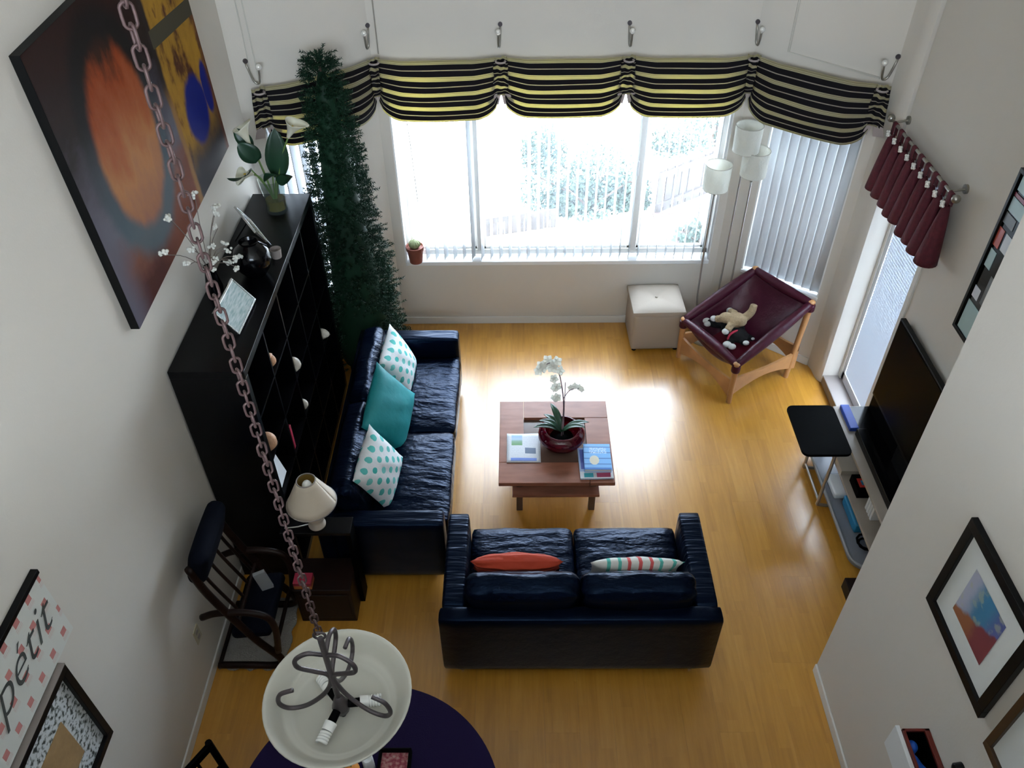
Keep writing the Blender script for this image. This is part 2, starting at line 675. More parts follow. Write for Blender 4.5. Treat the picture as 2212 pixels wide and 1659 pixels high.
def wallseg(name, a, b, z0, z1, th=.14, hole=None, mt='wall_paint'):
    """wall from a to b (inner face); thickness lies to the left of a->b; hole = (s0, s1, z0, z1)"""
    a, b = Vec((*a, 0)), Vec((*b, 0))
    L = (b - a).length
    d = (b - a) / L
    nrm = Vec((-d.y, d.x, 0))
    M = basis(a, d, nrm)
    mb = MB()
    if hole:
        s0, s1, h0, h1 = hole
        for q in ((0, z0, s0, z1), (s1, z0, L, z1), (s0, z0, s1, h0), (s0, h1, s1, z1)):
            if q[2] - q[0] > 1e-4 and q[3] - q[1] > 1e-4:
                mb.box(q[0], 0, q[1], q[2], th, q[3], M)
    else:
        mb.box(0, 0, z0, L, th, z1, M)
    o = ob(name, mb, mt, kind='structure')
    return o, M, L


BLA, BLB = (XL, 5.33), (-1.05, YB)
BRA, BRB = (1.70, YB), (2.47, 5.361)
wallseg('wall_left', (XL, -3), (XL, 5.33), 0, ZT)
_, MBL, LBL = wallseg('wall_bay_left', BLA, BLB, 0, ZT, hole=(.13, .82, .65, 2.25))
wallseg('wall_back', BLB, BRA, 0, ZT, hole=(.08, 2.69, .63, 2.36))
_, MBR, LBR = wallseg('wall_bay_right', BRA, BRB, 0, ZT, hole=(.235, .915, .65, 2.25))
# bull-nosed corner post beside the door
poly = [(2.47, 5.361), (2.485, 5.30), (2.488, 5.22), (2.497, 5.17), (2.52, 5.14), (2.56, 5.132), (2.62, 5.13), (2.80, 5.13), (2.80, 5.50), (2.56, 5.47)]
ob('wall_corner', MB().prism(poly, 0, ZT), 'wall_paint', kind='structure', smooth=35)
_, MRW, LRW = wallseg('wall_right', (XR, 5.13), (XR, 2.54), 0, ZT, th=.20, hole=(.0, .785, .0, 2.15))
wallseg('wall_partition_end', (XR + .14, 2.54), (XP + .002, 2.54), 0, ZT, th=.10)
wallseg('wall_partition', (XP, 2.54), (XP, -3), 0, ZT, th=.12)
wallseg('wall_rear', (XP, -3), (XL, -3), 0, ZT, hole=(.4, 3.2, 3.6, 5.1))  # hole is an unseen opening, put in so sky light enters the loft
ob('ceiling', MB().box(XL - .2, -3.2, ZT, XR + .2, 6.2, ZT + .12), 'ceiling_paint', kind='structure')
ob('floor_loft', MB().box(XL, -3, 2.62, XP, .42, 2.90), 'ceiling_paint', kind='structure')
# baseboards
def baseboard(name, a, b, h=.075, t=.012):
    a, b = Vec((*a, 0)), Vec((*b, 0))
    d = (b - a).normalized()
    M = basis(a, d, Vec((-d.y, d.x, 0)))
    o = ob(name, MB().box(0, -t, 0, (b - a).length, 0, h, M), 'trim_paint', kind='structure', bevel=.004)
baseboard('baseboard_left', (XL, .6), (XL, 5.33))
baseboard('baseboard_bay_left', BLA, BLB)
baseboard('baseboard_back', BLB, BRA)
baseboard('baseboard_bay_right', BRA, BRB)
baseboard('baseboard_partition', (XP, 2.54), (XP, .6))
baseboard('baseboard_right', (XR, 4.3), (XR, 2.55))

# back window: frame, mullions, sashes, panes, sill
wn = struct('window_1', (.335, 6.1, .63))
W0, W1, Z0, Z1 = -.97, 1.64, .63, 2.36
mb = MB()
for (a, b, c, d) in ((W0, W0 + .05, Z0 + .05, Z1), (W1 - .05, W1, Z0 + .05, Z1), (W0, W1, Z0 + .05, Z0 + .10), (W0, W1, Z1 - .05, Z1)):
    mb.box(a, 6.07, c, b, 6.12, d)
ob('window_frame', mb, 'alu', wn, bevel=.004)
for xm in (-.325, .985):
    ob('mullion', MB().box(xm - .028, 6.065, Z0 + .08, xm + .028, 6.115, Z1 - .03), 'alu', wn, bevel=.004)
for a, b in ((W0 + .05, -.353), (-.297, .957), (1.013, W1 - .05)):
    mb = MB()
    for q in ((a, a + .022, Z0 + .1, Z1 - .05), (b - .022, b, Z0 + .1, Z1 - .05), (a, b, Z0 + .1, Z0 + .125), (a, b, Z1 - .075, Z1 - .05)):
        mb.box(q[0], 6.08, q[2], q[1], 6.11, q[3])
    sh = ob('sash', mb, 'alu', wn, bevel=.003)
    ob('pane', MB().box(a + .02, 6.094, Z0 + .12, b - .02, 6.097, Z1 - .07), 'pane', sh)
ob('sash_latch', MB().box(.955, 6.05, 1.42, .972, 6.066, 1.55), 'white_paint', wn, bevel=.004)
ob('sill', MB().box(W0, 5.975, Z0 - .004, W1, 6.12, Z0 + .035), 'white_paint', wn, bevel=.006)
ob('jamb', MB().box(W0, 5.985, Z0 + .035, W0 + .012, 6.12, Z1), 'white_paint', wn)
ob('jamb', MB().box(W1 - .012, 5.985, Z0 + .035, W1, 6.12, Z1), 'white_paint', wn)
# bay windows
def baywin(name, M, s0, s1, z0, z1):
    c = M @ Vec(((s0 + s1) / 2, .07, z0))
    wn = struct(name, c)
    mb = MB()
    for q in ((s0, s0 + .035, z0, z1), (s1 - .035, s1, z0, z1), (s0, s1, z0 + .02, z0 + .06), (s0, s1, z1 - .04, z1)):
        mb.box(q[0], .09, q[2], q[1], .13, q[3], M)
    ob('window_frame', mb, 'alu', wn, bevel=.003)
    ob('pane', MB().box(s0 + .03, .106, z0 + .05, s1 - .03, .109, z1 - .03, M), 'pane', wn)
    ob('sill', MB().box(s0, -.008, z0 - .006, s1, .13, z0 + .022, M), 'white_paint', wn, bevel=.005)
    ob('jamb', MB().box(s0, .002, z0 + .02, s0 + .012, .12, z1, M), 'white_paint', wn)
    ob('jamb', MB().box(s1 - .012, .002, z0 + .02, s1, .12, z1, M), 'white_paint', wn)
    return wn
baywin('window_2', MBR, .235, .915, .65, 2.25)
baywin('window_3', MBL, .13, .82, .65, 2.25)
# white door in the right wall (a glazed-looking pale slab with a frame)
dr = struct('door_1', (XR, 4.72, 0))
MD = MRW
mb = MB()
for q in ((.035, .075, .09, 2.10), (.71, .75, .09, 2.10), (.035, .75, .09, .17), (.035, .75, 2.03, 2.10)):
    mb.box(q[0], .115, q[2], q[1], .155, q[3], MD)
ob('door_leaf', mb, 'door_paint', dr, bevel=.003)
ob('pane', MB().box(.07, .137, .16, .715, .140, 2.04, MD), 'pane', dr)
mb = MB()
for k in range(75):
    zz = .175 + k * .0248
    mb.add([MD @ Vec((a_, b_, c_)) for a_, b_, c_ in ((.076, .118, zz - .014), (.709, .118, zz - .014), (.709, .127, zz + .014), (.076, .127, zz + .014))], [(0, 1, 2, 3)])
ob('blind_slats', mb, 'door_slat', dr, kind='stuff')
mb = MB()
mb.box(.0, .105, 0, .036, .16, 2.15, MD).box(.749, -.012, 0, .80, .16, 2.15, MD).box(.0, .105, 2.09, .785, .16, 2.15, MD)
ob('door_frame', mb, 'trim_paint', dr, bevel=.004)
ob('threshold', MB().box(.0, -.02, 0, .785, .18, .085, MD), 'taupe', dr, bevel=.006)

# ------------------------------------------------------------------ blinds
bl = thing('vertical_blind', (.33, 6.03, .66), 'white vertical blind with slats turned open across the wide back window', 'blind')
ob('head_rail', MB().box(W0 + .02, 6.0, 2.29, W1 - .02, 6.05, 2.335), 'white_paint', bl, bevel=.004)
def slat(w, h):
    return MB().grid(lambda u, v: ((u - .5) * w, .006 * (1 - (2 * u - 1) ** 2), v * h), 4, 1)
first = None
for k in range(31):
    xs = -.775 + k * .0785
    if first is None:
        first = ob('slat', slat(.084, 1.62), 'blind_vinyl', bl, thick=.0015, smooth=True)
        for vtx in first.data.vertices:
            vtx.co += ORG[bl.name]
        s = first
    else:
        s = first.copy()
        COL.objects.link(s)
        s.parent = bl
    s.location = Vec((xs, 6.022, .672)) - ORG[bl.name]
    s.rotation_euler = (0, 0, math.radians(73 + 3 * math.sin(k * 2.1)))
ob('wand', MB().tube([(W0 + .11, 5.98, 2.25), (W0 + .14, 5.975, 1.75), (W0 + .155, 5.975, 1.25)], .004, 6), 'cord', bl)


def bayblind(label, M, s0, s1, n, ang, z0=.685, z1=2.2):
    bl = thing('vertical_blind', M @ Vec(((s0 + s1) / 2, .05, z0)), label, 'blind')
    ob('head_rail', MB().box(s0, .02, z1, s1, .065, z1 + .04, M), 'white_paint', bl, bevel=.004)
    w = (s1 - s0) / n
    base = math.atan2(M[1][0], M[0][0])
    pr = None
    for k in range(n):
        c = M @ Vec((s0 + (k + .5) * w, .04, z0))
        if pr is None:
            pr = ob('slat', slat(w * 1.12, z1 - z0), 'blind_vinyl', bl, thick=.0015, smooth=True)
            for vtx in pr.data.vertices:
                vtx.co += ORG[bl.name]
            s = pr
        else:
            s = pr.copy()
            COL.objects.link(s)
            s.parent = bl
        s.location = c - ORG[bl.name]
        s.rotation_euler = (0, 0, base + math.radians(ang))
bayblind('closed pale grey vertical blind on the bay window behind the burgundy chair', MBR, .25, .90, 9, 12)
bayblind('half-turned grey vertical blind on the bay window behind the evergreen tree', MBL, .145, .805, 9, 24)
# ------------------------------------------------------------------ striped valance
HK = [(-1.735, 5.375), (-1.03, 5.885), (-.117, 5.895), (.791, 5.895), (1.685, 5.885), (2.415, 5.325)]
ZV = 2.45
va = thing('striped_valance', (.33, 5.9, 2.0), 'dark and cream striped fabric valance gathered in five swags over the bay windows', 'valance')
for i in range(5):
    a, b = Vec((*HK[i], ZV)), Vec((*HK[i + 1], ZV))
    d = (b - a)
    L = d.length
    d.normalize()
    nrm = Vec((d.y, -d.x, 0))      # into the room
    bay = i in (0, 4)
    def fn(u, v, a=a, d=d, nrm=nrm, L=L, i=i):
        g0 = .045 / L
        s = g0 + u * (1 - 2 * g0)
        e = math.sin(PI * u)
        top = -.016 * min(1, e * 1.8)
        mid = .425 + .010 * math.sin(i * 2)
        end = .325
        tq = min(1, e * 1.9)
        lift = (mid - end) * (1 - math.sqrt(max(0, 1 - (1 - tq) ** 2)))
        sm = max(0, min(1, (v - .45) / .55))
        drop = mid - .012 * (1 - min(1, e * 2)) - lift * sm * sm * (3 - 2 * sm)
        flare = (u - .5) * .05 * v ** 3           # lower corners kick outwards
        z = top - v * drop
        out = .035 + .055 * e ** .6 * math.sin(PI * min(1, v * .9)) + .030 * v * e
        out += .006 * math.sin(PI * 2 * v * 2 + u * 4 + i) * e
        z += .010 * math.sin(u * PI * 3 + i * 1.3) * v * (1 - v)
        # pulled folds near the hooks
        pull = math.exp(-u * 14) + math.exp(-(1 - u) * 14)
        out += .006 * pull * math.sin(v * 22 + i)
        return a + d * (s * L + flare) + nrm * out + Vec((0, 0, z))
    ob('swag', MB().grid(fn, 40, 26), 'striped_cloth', va, smooth=True, thick=.002)
for i, (hx, hy) in enumerate(HK):
    # direction along the wall at this hook
    if i == 0:
        d = Vec((HK[1][0] - HK[0][0], HK[1][1] - HK[0][1], 0)).normalized()
        nrm = Vec((d.y, -d.x, 0))
    elif i == 5:
        d = Vec((HK[5][0] - HK[4][0], HK[5][1] - HK[4][1], 0)).normalized()
        nrm = Vec((d.y, -d.x, 0))
    else:
        d = Vec((1, 0, 0))
        nrm = Vec((0, -1, 0))
        if i == 1:
            d = Vec((.93, .36, 0))
            nrm = Vec((.36, -.93, 0))
        if i == 4:
            d = Vec((.93, -.36, 0))
            nrm = Vec((-.36, -.93, 0))
    base = Vec((hx, hy, ZV + .005))
    def fg(u, v, base=base, d=d, nrm=nrm, i=i):
        w = .044 + .030 * v ** .8
        a = (u - .5) * 2
        out = .045 + .008 * math.cos(a * PI * 2.5) * (1 - .4 * v) - .012 * a * a + .0015 * math.sin(v * 17 + i)
        z = -v * (.310 - .030 * (1 - a * a)) + .006 * math.sin(v * 14 + a * 3)
        return base + d * (a * w) + nrm * out + Vec((0, 0, z))
    ga = ob('gather', MB().grid(fg, 24, 22), 'striped_cloth', va, smooth=True, thick=.002)
    tie = [base + d * (.034 * math.cos(t)) + nrm * (.05 + .034 * math.sin(t)) + Vec((0, 0, -.03)) for t in [2 * PI * k / 16 for k in range(16)]]
    ob('tie', MB().tube(tie, .007, 6, closed=True), 'valance_lining', ga, smooth=True)
    # pale lining showing below the gather
    mb = MB()
    for sg in (-1, 1):
        p0 = base + nrm * .03 + Vec((0, 0, -.265))
        p1 = base + d * (sg * .075) + nrm * .05 + Vec((0, 0, -.27))
        p2 = base + d * (sg * .10) + nrm * .055 + Vec((0, 0, -.33))
        p3 = base + d * (sg * .02) + nrm * .03 + Vec((0, 0, -.35))
        mb.quad([p0, p1, p2, p3])
    ob('lining', mb, 'valance_lining', ga, thick=.002)

# hooks that hold the valance: J of metal with a ball tip
for i, (hx, hy) in enumerate(HK):
    if i == 0:
        nrm = Vec((.63, -.78, 0)); side = Vec((.78, .63, 0)); wp = Vec((-1.775, 5.394, 2.60))
    elif i == 5:
        nrm = Vec((-.63, -.78, 0)); side = Vec((-.78, .63, 0)); wp = Vec((2.462, 5.367, 2.60))
    else:
        nrm = Vec((0, -1, 0)); side = Vec(((-.4, -.3, .3, .45)[i - 1], 0, 0)); wp = Vec((hx - (.018, 0, 0, 0)[i - 1], YB, 2.625))
    lb = ['rounded end wall hook above the valance beside the big painting', 'ball-tipped wall hook where the left bay meets the back wall',
          'ball-tipped wall hook above the valance, middle of the back window', 'ball-tipped wall hook above the valance, middle of the back window',
          'ball-tipped wall hook where the right bay meets the back wall', 'ball-tipped wall hook at the valance end above the burgundy curtain'][i]
    t = thing('wall_hook', wp - Vec((0, 0, .14)), lb, 'hook', 'hooks holding the striped valance')
    sd = side * .052 if i in (0, 5) else side * .05
    pts = bez([wp, wp + nrm * .02 + Vec((0, 0, -.03)), wp + nrm * .03 + sd * .4 + Vec((0, 0, -.12)), wp + nrm * .055 + sd * .9 + Vec((0, 0, -.125)), wp + nrm * .075 + sd + Vec((0, 0, -.03))], 6)
    ob('hook_arm', MB().tube(pts, .0075, 8), 'pewter', t, smooth=True)
    ob('wall_plate', MB().cyl(wp + Vec((0, 0, .012)) - nrm * .0, wp + nrm * .012 + Vec((0, 0, .012)), .016, n=12), 'iron', t, smooth=40)
    ob('ball_tip', MB().ball(wp + nrm * .077 + sd + Vec((0, 0, -.018)), .020, 10), 'pearl', t, smooth=True)

# thin cords on the walls
for pts, r, mt, lb in (
        ([(-1.757, 5.404, 5.2), (-1.757, 5.404, 2.50)], .004, 'cord', 'thin pale cord down the bay wall next to the big painting'),
        ([(-1.722, 5.430, 5.2), (-1.722, 5.430, 2.46)], .004, 'cord', 'thin pale cord beside its twin on the bay wall next to the painting'),
        ([(-.995, 5.974, 5.2), (-.995, 5.974, 2.44)], .005, 'cord_dark', 'thin grey cord down the back wall right of the corner hook'),
        ([(1.895, 5.820, 5.2), (1.895, 5.820, 2.485), (2.40, 5.412, 2.455)], .009, 'cord', 'cable cover running down the bay wall then along the valance top')):
    tag(ob('wall_cable_run', MB().tube(pts, r, 6), mt, smooth=40), lb, 'cord')

# ------------------------------------------------------------------ burgundy valance on its rod
ZR = 2.285
rx = 2.445
rod = thing('curtain_rod', (XR - .005, 4.65, ZR), 'pewter curtain rod with round finials on the right wall over the white door', 'curtain rod')
ob('pole', MB().cyl((rx, 4.13, ZR), (rx, 5.16, ZR), .010, n=10), 'pewter', rod, smooth=40)
for yy in (4.11, 5.17):
    ob('finial', MB().ball((rx, yy, ZR), .026, 10), 'pewter', rod, smooth=True)
for yy in (4.205, 5.113):
    ob('bracket', MB().tube([(XR, yy, ZR + .01), (rx, yy, ZR - .004)], .008, 8).cyl((XR, yy, ZR + .01), (XR - .012, yy, ZR + .01), .028, n=14), 'pewter', rod, smooth=40)
bv = thing('burgundy_valance', (rx, 4.68, 1.77), 'short burgundy pleated curtain clipped along the rod above the white door', 'curtain')
NP = 9
for k in range(NP):
    y0 = 4.165 + k * .1135
    def fp(u, v, y0=y0, k=k):
        a = u * PI * 1.55 + PI * .22
        r = .018 + .050 * v ** .8
        w = .016 + .048 * v ** .7
        return Vec((rx - .005 - r * math.sin(a) * (1.0), y0 + w * math.cos(a) + .012 * v * math.sin(k * 1.9), 2.215 - .385 * v - .008 * math.sin(k * 2.7) * v))
    pt = ob('pleat', MB().grid(fp, 14, 10), 'burgundy', bv, smooth=True, thick=.003)
    def ft(u, v, y0=y0):
        q = v * 3
        if q < 1:
            p = (-.0125, 2.215 + q * (ZR - 2.215))
        elif q < 2:
            a = (q - 1) * PI
            p = (-.0125 * math.cos(a), ZR + .0125 * math.sin(a))
        else:
            p = (.0125, ZR - (q - 2) * (ZR - 2.215))
        return Vec((rx + p[0], y0 + (u - .5) * .045, p[1]))
    ob('tab', MB().grid(ft, 3, 18), 'burgundy', pt, smooth=True, thick=.002)
    mb = MB().ball((rx - .035, y0, 2.225), .013, 8)
    for q in range(4):
        an = q * PI / 2 + .4
        mb.ball((rx - .035, y0 + .017 * math.cos(an), 2.225 + .017 * math.sin(an)), .009, 6)
    ob('clip', mb, 'pearl', pt, smooth=True)
    if k < NP - 1:
        ob('web', MB().grid(lambda u, v, y0=y0: Vec((rx + .014 + .004 * math.sin(PI * u), y0 + .03 + u * .05, 2.21 - .385 * v)), 4, 4), 'burgundy', pt, smooth=True, thick=.003)

# ------------------------------------------------------------------ sofas
def make_sofa(name, M, W, D, label, arm_w=.135):
    root = thing(name, M @ Vec((0, D / 2, 0)), label, 'sofa')
    iw = W - 2 * arm_w
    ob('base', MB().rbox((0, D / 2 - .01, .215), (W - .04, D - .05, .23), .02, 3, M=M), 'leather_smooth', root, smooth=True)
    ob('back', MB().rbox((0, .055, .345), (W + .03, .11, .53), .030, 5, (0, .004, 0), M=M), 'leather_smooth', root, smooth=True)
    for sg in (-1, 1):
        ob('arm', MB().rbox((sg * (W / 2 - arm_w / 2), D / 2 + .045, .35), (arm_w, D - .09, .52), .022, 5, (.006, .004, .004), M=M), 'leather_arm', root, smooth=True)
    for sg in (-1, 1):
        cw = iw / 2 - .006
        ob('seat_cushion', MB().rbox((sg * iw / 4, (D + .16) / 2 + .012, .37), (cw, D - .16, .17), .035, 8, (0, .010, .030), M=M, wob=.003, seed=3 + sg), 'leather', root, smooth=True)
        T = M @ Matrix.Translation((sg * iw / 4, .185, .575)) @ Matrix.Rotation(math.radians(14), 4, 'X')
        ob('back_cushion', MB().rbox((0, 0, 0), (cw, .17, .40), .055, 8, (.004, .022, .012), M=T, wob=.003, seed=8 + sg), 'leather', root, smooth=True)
    for sx in (-1, 1):
        for yy in (.07, D - .09):
            ob('foot', MB().cyl(M @ Vec((sx * (W / 2 - .09), yy, 0)), M @ Vec((sx * (W / 2 - .09), yy, .12)), .018, .022, 12), 'chrome', root, smooth=40)
    return root
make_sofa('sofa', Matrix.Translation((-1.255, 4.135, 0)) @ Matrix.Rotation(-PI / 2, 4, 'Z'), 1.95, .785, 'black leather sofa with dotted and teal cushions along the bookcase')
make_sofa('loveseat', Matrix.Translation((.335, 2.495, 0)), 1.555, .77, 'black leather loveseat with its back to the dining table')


def pil(label, mt, c, nrm, up, w, h, t, roll=0, pinch=.06):
    z = Vec(nrm).normalized()
    y = Vec(up)
    y = (y - z * y.dot(z)).normalized()
    x = y.cross(z)
    M = Matrix.Identity(4)
    for i in range(3):
        M[i][0], M[i][1], M[i][2], M[i][3] = x[i], y[i], z[i], c[i]
    M = M @ Matrix.Rotation(math.radians(roll), 4, 'Z')
    o = ob('throw_pillow', MB().pillow(w, h, t, M, pinch=pinch), mt, smooth=True)
    bmod = o.modifiers.new('weld', 'WELD')
    bmod.merge_threshold = .0005
    return tag(o, label, 'pillow', 'throw pillows')
pil('white pillow with teal dots behind the teal pillow by the far sofa arm', 'dots', (-.895, 4.66, .650), (1, -.12, .42), (0, 0, 1), .42, .42, .15, 6)
pil('plain teal satin pillow leaning on the sofa between two dotted ones', 'teal_cloth', (-.900, 4.13, .670), (.93, -.28, .40), (0, 0, 1), .50, .48, .17, 22)
pil('white pillow with teal dots alone at the lamp end of the sofa', 'dots', (-.910, 3.60, .650), (1, -.25, .42), (0, 0, 1), .42, .42, .15, 14)
pil('orange-red pillow with pleated ridges on the loveseat', 'orange_cloth', (-.020, 2.870, .61), (0, 1, .55), (0, 0, 1), .53, .34, .14, 1)
pil('white pillow with teal and red stripes on the loveseat', 'stripe_cloth', (.665, 2.845, .61), (0, 1, .45), (0, 0, 1), .53, .34, .11, -1)

# ------------------------------------------------------------------ coffee table
TX0, TX1, TY0, TY1, TZ = -.141, .640, 3.642, 4.442, .45
IX0, IX1, IY0, IY1 = .033, .470, 3.831, 4.265
ct = thing('coffee_table', (.25, 4.04, 0), 'square reddish wood coffee table with a sunken centre and lower shelf', 'coffee table')
for q in ((TX0, IY0, IX0, TY1), (IX0, IY1, TX1, TY1), (IX1, TY0, TX1, IY1), (TX0, TY0, IX1, IY0)):
    ob('top_board', MB().box(q[0] + .001, q[1] + .001, TZ - .032, q[2] - .001, q[3] - .001, TZ), 'table_wood', ct, bevel=.003)
ob('centre_panel', MB().box(IX0 - .01, IY0 - .01, TZ - .034, IX1 + .01, IY1 + .01, TZ - .024), 'table_inset', ct)
ob('shelf', MB().box(-.05, 3.70, .235, .55, 4.38, .258), 'table_wood', ct, bevel=.003)
for lx_ in (.0, .512):
    for ly_ in (3.80, 4.28):
        ob('leg', MB().box(lx_ - .022, ly_ - .022, 0, lx_ + .022, ly_ + .022, TZ - .032), 'wood_leg', ct, bevel=.004)
# newspaper
g = G('newsprint', (.7, .7, .7), .8)
u, v = g.uv()
ink = g.M('MULTIPLY', g.M('GREATER_THAN', g.M('SINE', g.M('MULTIPLY', v, 190)), .1), g.M('GREATER_THAN', g.noise(60, 1, g.vec(g.M('MULTIPLY', u, 1), g.M('MULTIPLY', v, .3))), .48))
c = g.mix(g.M('MULTIPLY', ink, .35), (.66, .68, .72), (.35, .38, .45))
def rect(g, u, v, a, b, c_, d):
    return g.M('MULTIPLY', g.M('MULTIPLY', g.M('GREATER_THAN', u, a), g.M('LESS_THAN', u, b)), g.M('MULTIPLY', g.M('GREATER_THAN', v, c_), g.M('LESS_THAN', v, d)))
pic = g.ramp(v, [(.58, (.16, .32, .14)), (.72, (.25, .40, .28)), (.80, (.45, .58, .75)), (.95, (.30, .45, .72))])
c = g.mix(rect(g, u, v, .14, .46, .58, .95), c, pic)
c = g.mix(rect(g, u, v, .54, .86, .30, .50), c, (.16, .20, .28))
c = g.mix(rect(g, u, v, .12, .88, .05, .15), c, (.20, .30, .70))
g.set('Base Color', c)
def paper(u, v):
    return Vec((-.087 + .234 * u, 3.826 + .275 * v, TZ + .003 + .003 * math.sin(u * 5) * math.sin(v * 4) + .002 * (1 - u)))
mb = MB().grid(paper, 10, 10)
o = ob('newspaper', mb, 'newsprint', smooth=True, thick=.003, org=(.03, 3.96, TZ))
tag(o, 'folded newspaper with colour photos on the coffee table', 'newspaper')
# magazines and a blue book
g = G('magazine_cover', (.6, .6, .6), .4)
u, v = g.uv()
c = g.mix(g.M('GREATER_THAN', v, .22), (.60, .62, .66), (.30, .42, .66))
c = g.mix(rect(g, u, v, .12, .40, .03, .17), c, (.04, .40, .50))
c = g.mix(rect(g, u, v, .50, .92, .03, .17), c, (.42, .06, .14))
c = g.mix(rect(g, u, v, .05, .18, .30, .95), c, (.06, .10, .42))
g.set('Base Color', c)
g = G('blue_cover', (.1, .3, .7), .35)
u, v = g.uv()
c = g.mix(g.M('GREATER_THAN', g.M('FRACT', g.M('MULTIPLY', v, 4.5)), .86), (.16, .42, .78), (.03, .13, .40))
c = g.mix(g.M('LESS_THAN', g.M('ADD', g.M('POWER', g.M('ABSOLUTE', g.M('SUBTRACT', u, .38)), 2), g.M('POWER', g.M('ABSOLUTE', g.M('SUBTRACT', v, .36)), 2)), .032), c, (.62, .58, .45))
c = g.mix(g.M('MULTIPLY', rect(g, u, v, .2, .85, .62, .85), g.M('GREATER_THAN', g.noise(26, 1, g.vec(u, v)), .5)), c, (.50, .68, .88))
c = g.mix(g.M('LESS_THAN', v, .07), c, (.02, .15, .50))
g.set('Base Color', c)
def flat_book(name, mt, x0, y0, x1, y1, z0, z1, label, cat, rot=0, edge='paper_white', group=None):
    cx, cy = (x0 + x1) / 2, (y0 + y1) / 2
    M = Matrix.Translation((cx, cy, 0)) @ Matrix.Rotation(math.radians(rot), 4, 'Z')
    hx, hy = (x1 - x0) / 2, (y1 - y0) / 2
    t = thing(name, (cx, cy, z0), label, cat, group)
    ob('pages', MB().box(-hx + .003, -hy + .003, z0 + .001, hx - .002, hy - .003, z1 - .0015, M), edge, t)
    k = MB().grid(lambda u, v: Vec((-hx + 2 * hx * u, -hy + 2 * hy * v, z1)), 1, 1, M)
    ob('cover', k, mt, t, thick=.002)
    ob('back_cover', MB().box(-hx, -hy, z0, hx, hy, z0 + .002, M), mt, t)
    return t
flat_book('magazine', 'magazine_cover', .405, 3.672, .628, 3.952, TZ + .0005, TZ + .012, 'glossy magazine lying under a blue book on the coffee table', 'magazine', 1)
flat_book('paperback', 'blue_cover', .440, 3.725, .622, 3.962, TZ + .013, TZ + .040, 'blue paperback book on top of a magazine on the coffee table', 'book', -1)

# orchid in a ruby glass bowl
bx, by = .294, 4.02
vz = TZ - .024
t = thing('glass_bowl', (bx, by, vz), 'ruby red glass bowl with flat rim holding an orchid on the coffee table', 'bowl')
prof = [(.001, .0), (.060, .0), (.095, .015), (.140, .055), (.163, .095), (.160, .125), (.135, .155), (.118, .165), (.114, .163), (.130, .152), (.152, .122), (.155, .095), (.132, .058), (.088, .022), (.001, .008)]
ob('bowl_wall', MB().lathe(prof, (bx, by, vz), 40), 'ruby_glass', t, smooth=True)
orc = thing('orchid', (bx, by, vz + .01), 'white orchid spray with strappy leaves growing in the ruby bowl', 'plant')
ob('soil_plug', MB().lathe([(.001, .020), (.064, .020), (.085, .05), (.080, .085), (.001, .092)], (bx, by, vz), 20), 'black_matte', orc, smooth=True)
def leaf(base, tip, width, droop, mt, par, name='leaf', n=8, fold=.25, sidev=None):
    base, tip = Vec(base), Vec(tip)
    d = tip - base
    side = d.cross(Vec((0, 0, 1)))
    side = side.normalized() if side.length > 1e-5 else Vec((1, 0, 0))
    if sidev is not None:
        side = Vec(sidev)
        side = (side - d.normalized() * side.dot(d.normalized())).normalized()
    up = side.cross(d).normalized()
    def fn(u, v):
        wv = width * (math.sin(PI * min(1, (v * .93 + .07))) ** .65) * (1 - .15 * v)
        a = (u - .5) * 2
        return base + d * v + side * (a * wv / 2) + up * (droop * math.sin(PI * v * .85) + fold * wv * abs(a) * .5)
    return ob(name, MB().grid(fn, 4, n), mt, par, smooth=True, thick=.0015)
for an, L, z in ((2.3, .19, .04), (.25, .20, .03), (-.25, .17, .05), (3.2, .20, .03), (2.9, .17, .06), (1.9, .24, .09)):
    leaf((bx, by, vz + .13), (bx + L * math.cos(an), by + L * math.sin(an) * .8, vz + .13 + z), .055, .045, 'leaf_dark', orc)
stem = bez([(bx, by, vz + .09), (bx + .01, by + .05, vz + .30), (bx - .005, by + .075, .90), (bx - .04, by + .08, 1.06), (bx - .09, by + .07, 1.12), (bx - .15, by + .06, 1.08)], 6)
ob('stem', MB().tube(stem, [.006 - .003 * k / len(stem) for k in range(len(stem))], 6), 'stem_violet', orc, smooth=True)
ob('stake', MB().cyl((bx + .012, by + .01, vz + .09), (bx + .016, by + .072, .95), .003, n=6), 'stem_violet', orc)
br = bez([(bx + .003, by + .065, .80), (bx + .05, by + .08, .87), (bx + .12, by + .09, .88)], 5)
ob('stem', MB().tube(br, .003, 5), 'stem_violet', orc, smooth=True)
def bloom(c, r, par, face=(0, -.5, .8), seed=0, mt='petal_white', np_=5):
    rr = random.Random(seed)
    z = Vec(face).normalized()
    x = z.orthogonal().normalized()
    y = z.cross(x)
    mb = MB()
    a0 = rr.uniform(0, 6)
    for k in range(np_):
        an = a0 + 2 * PI * k / np_
        d = x * math.cos(an) + y * math.sin(an)
        s = z.cross(d)
        c = Vec(c)
        def fn(u, v):
            wv = r * .85 * math.sin(PI * min(1, v * .9 + .1)) ** .7
            return c + d * (r * v) + s * ((u - .5) * wv) + z * (r * .25 * v * (1 - v) + .12 * r * (2 * u - 1) ** 2)
        mb.grid(fn, 2, 4)
    return ob('flower', mb, mt, par, smooth=True)
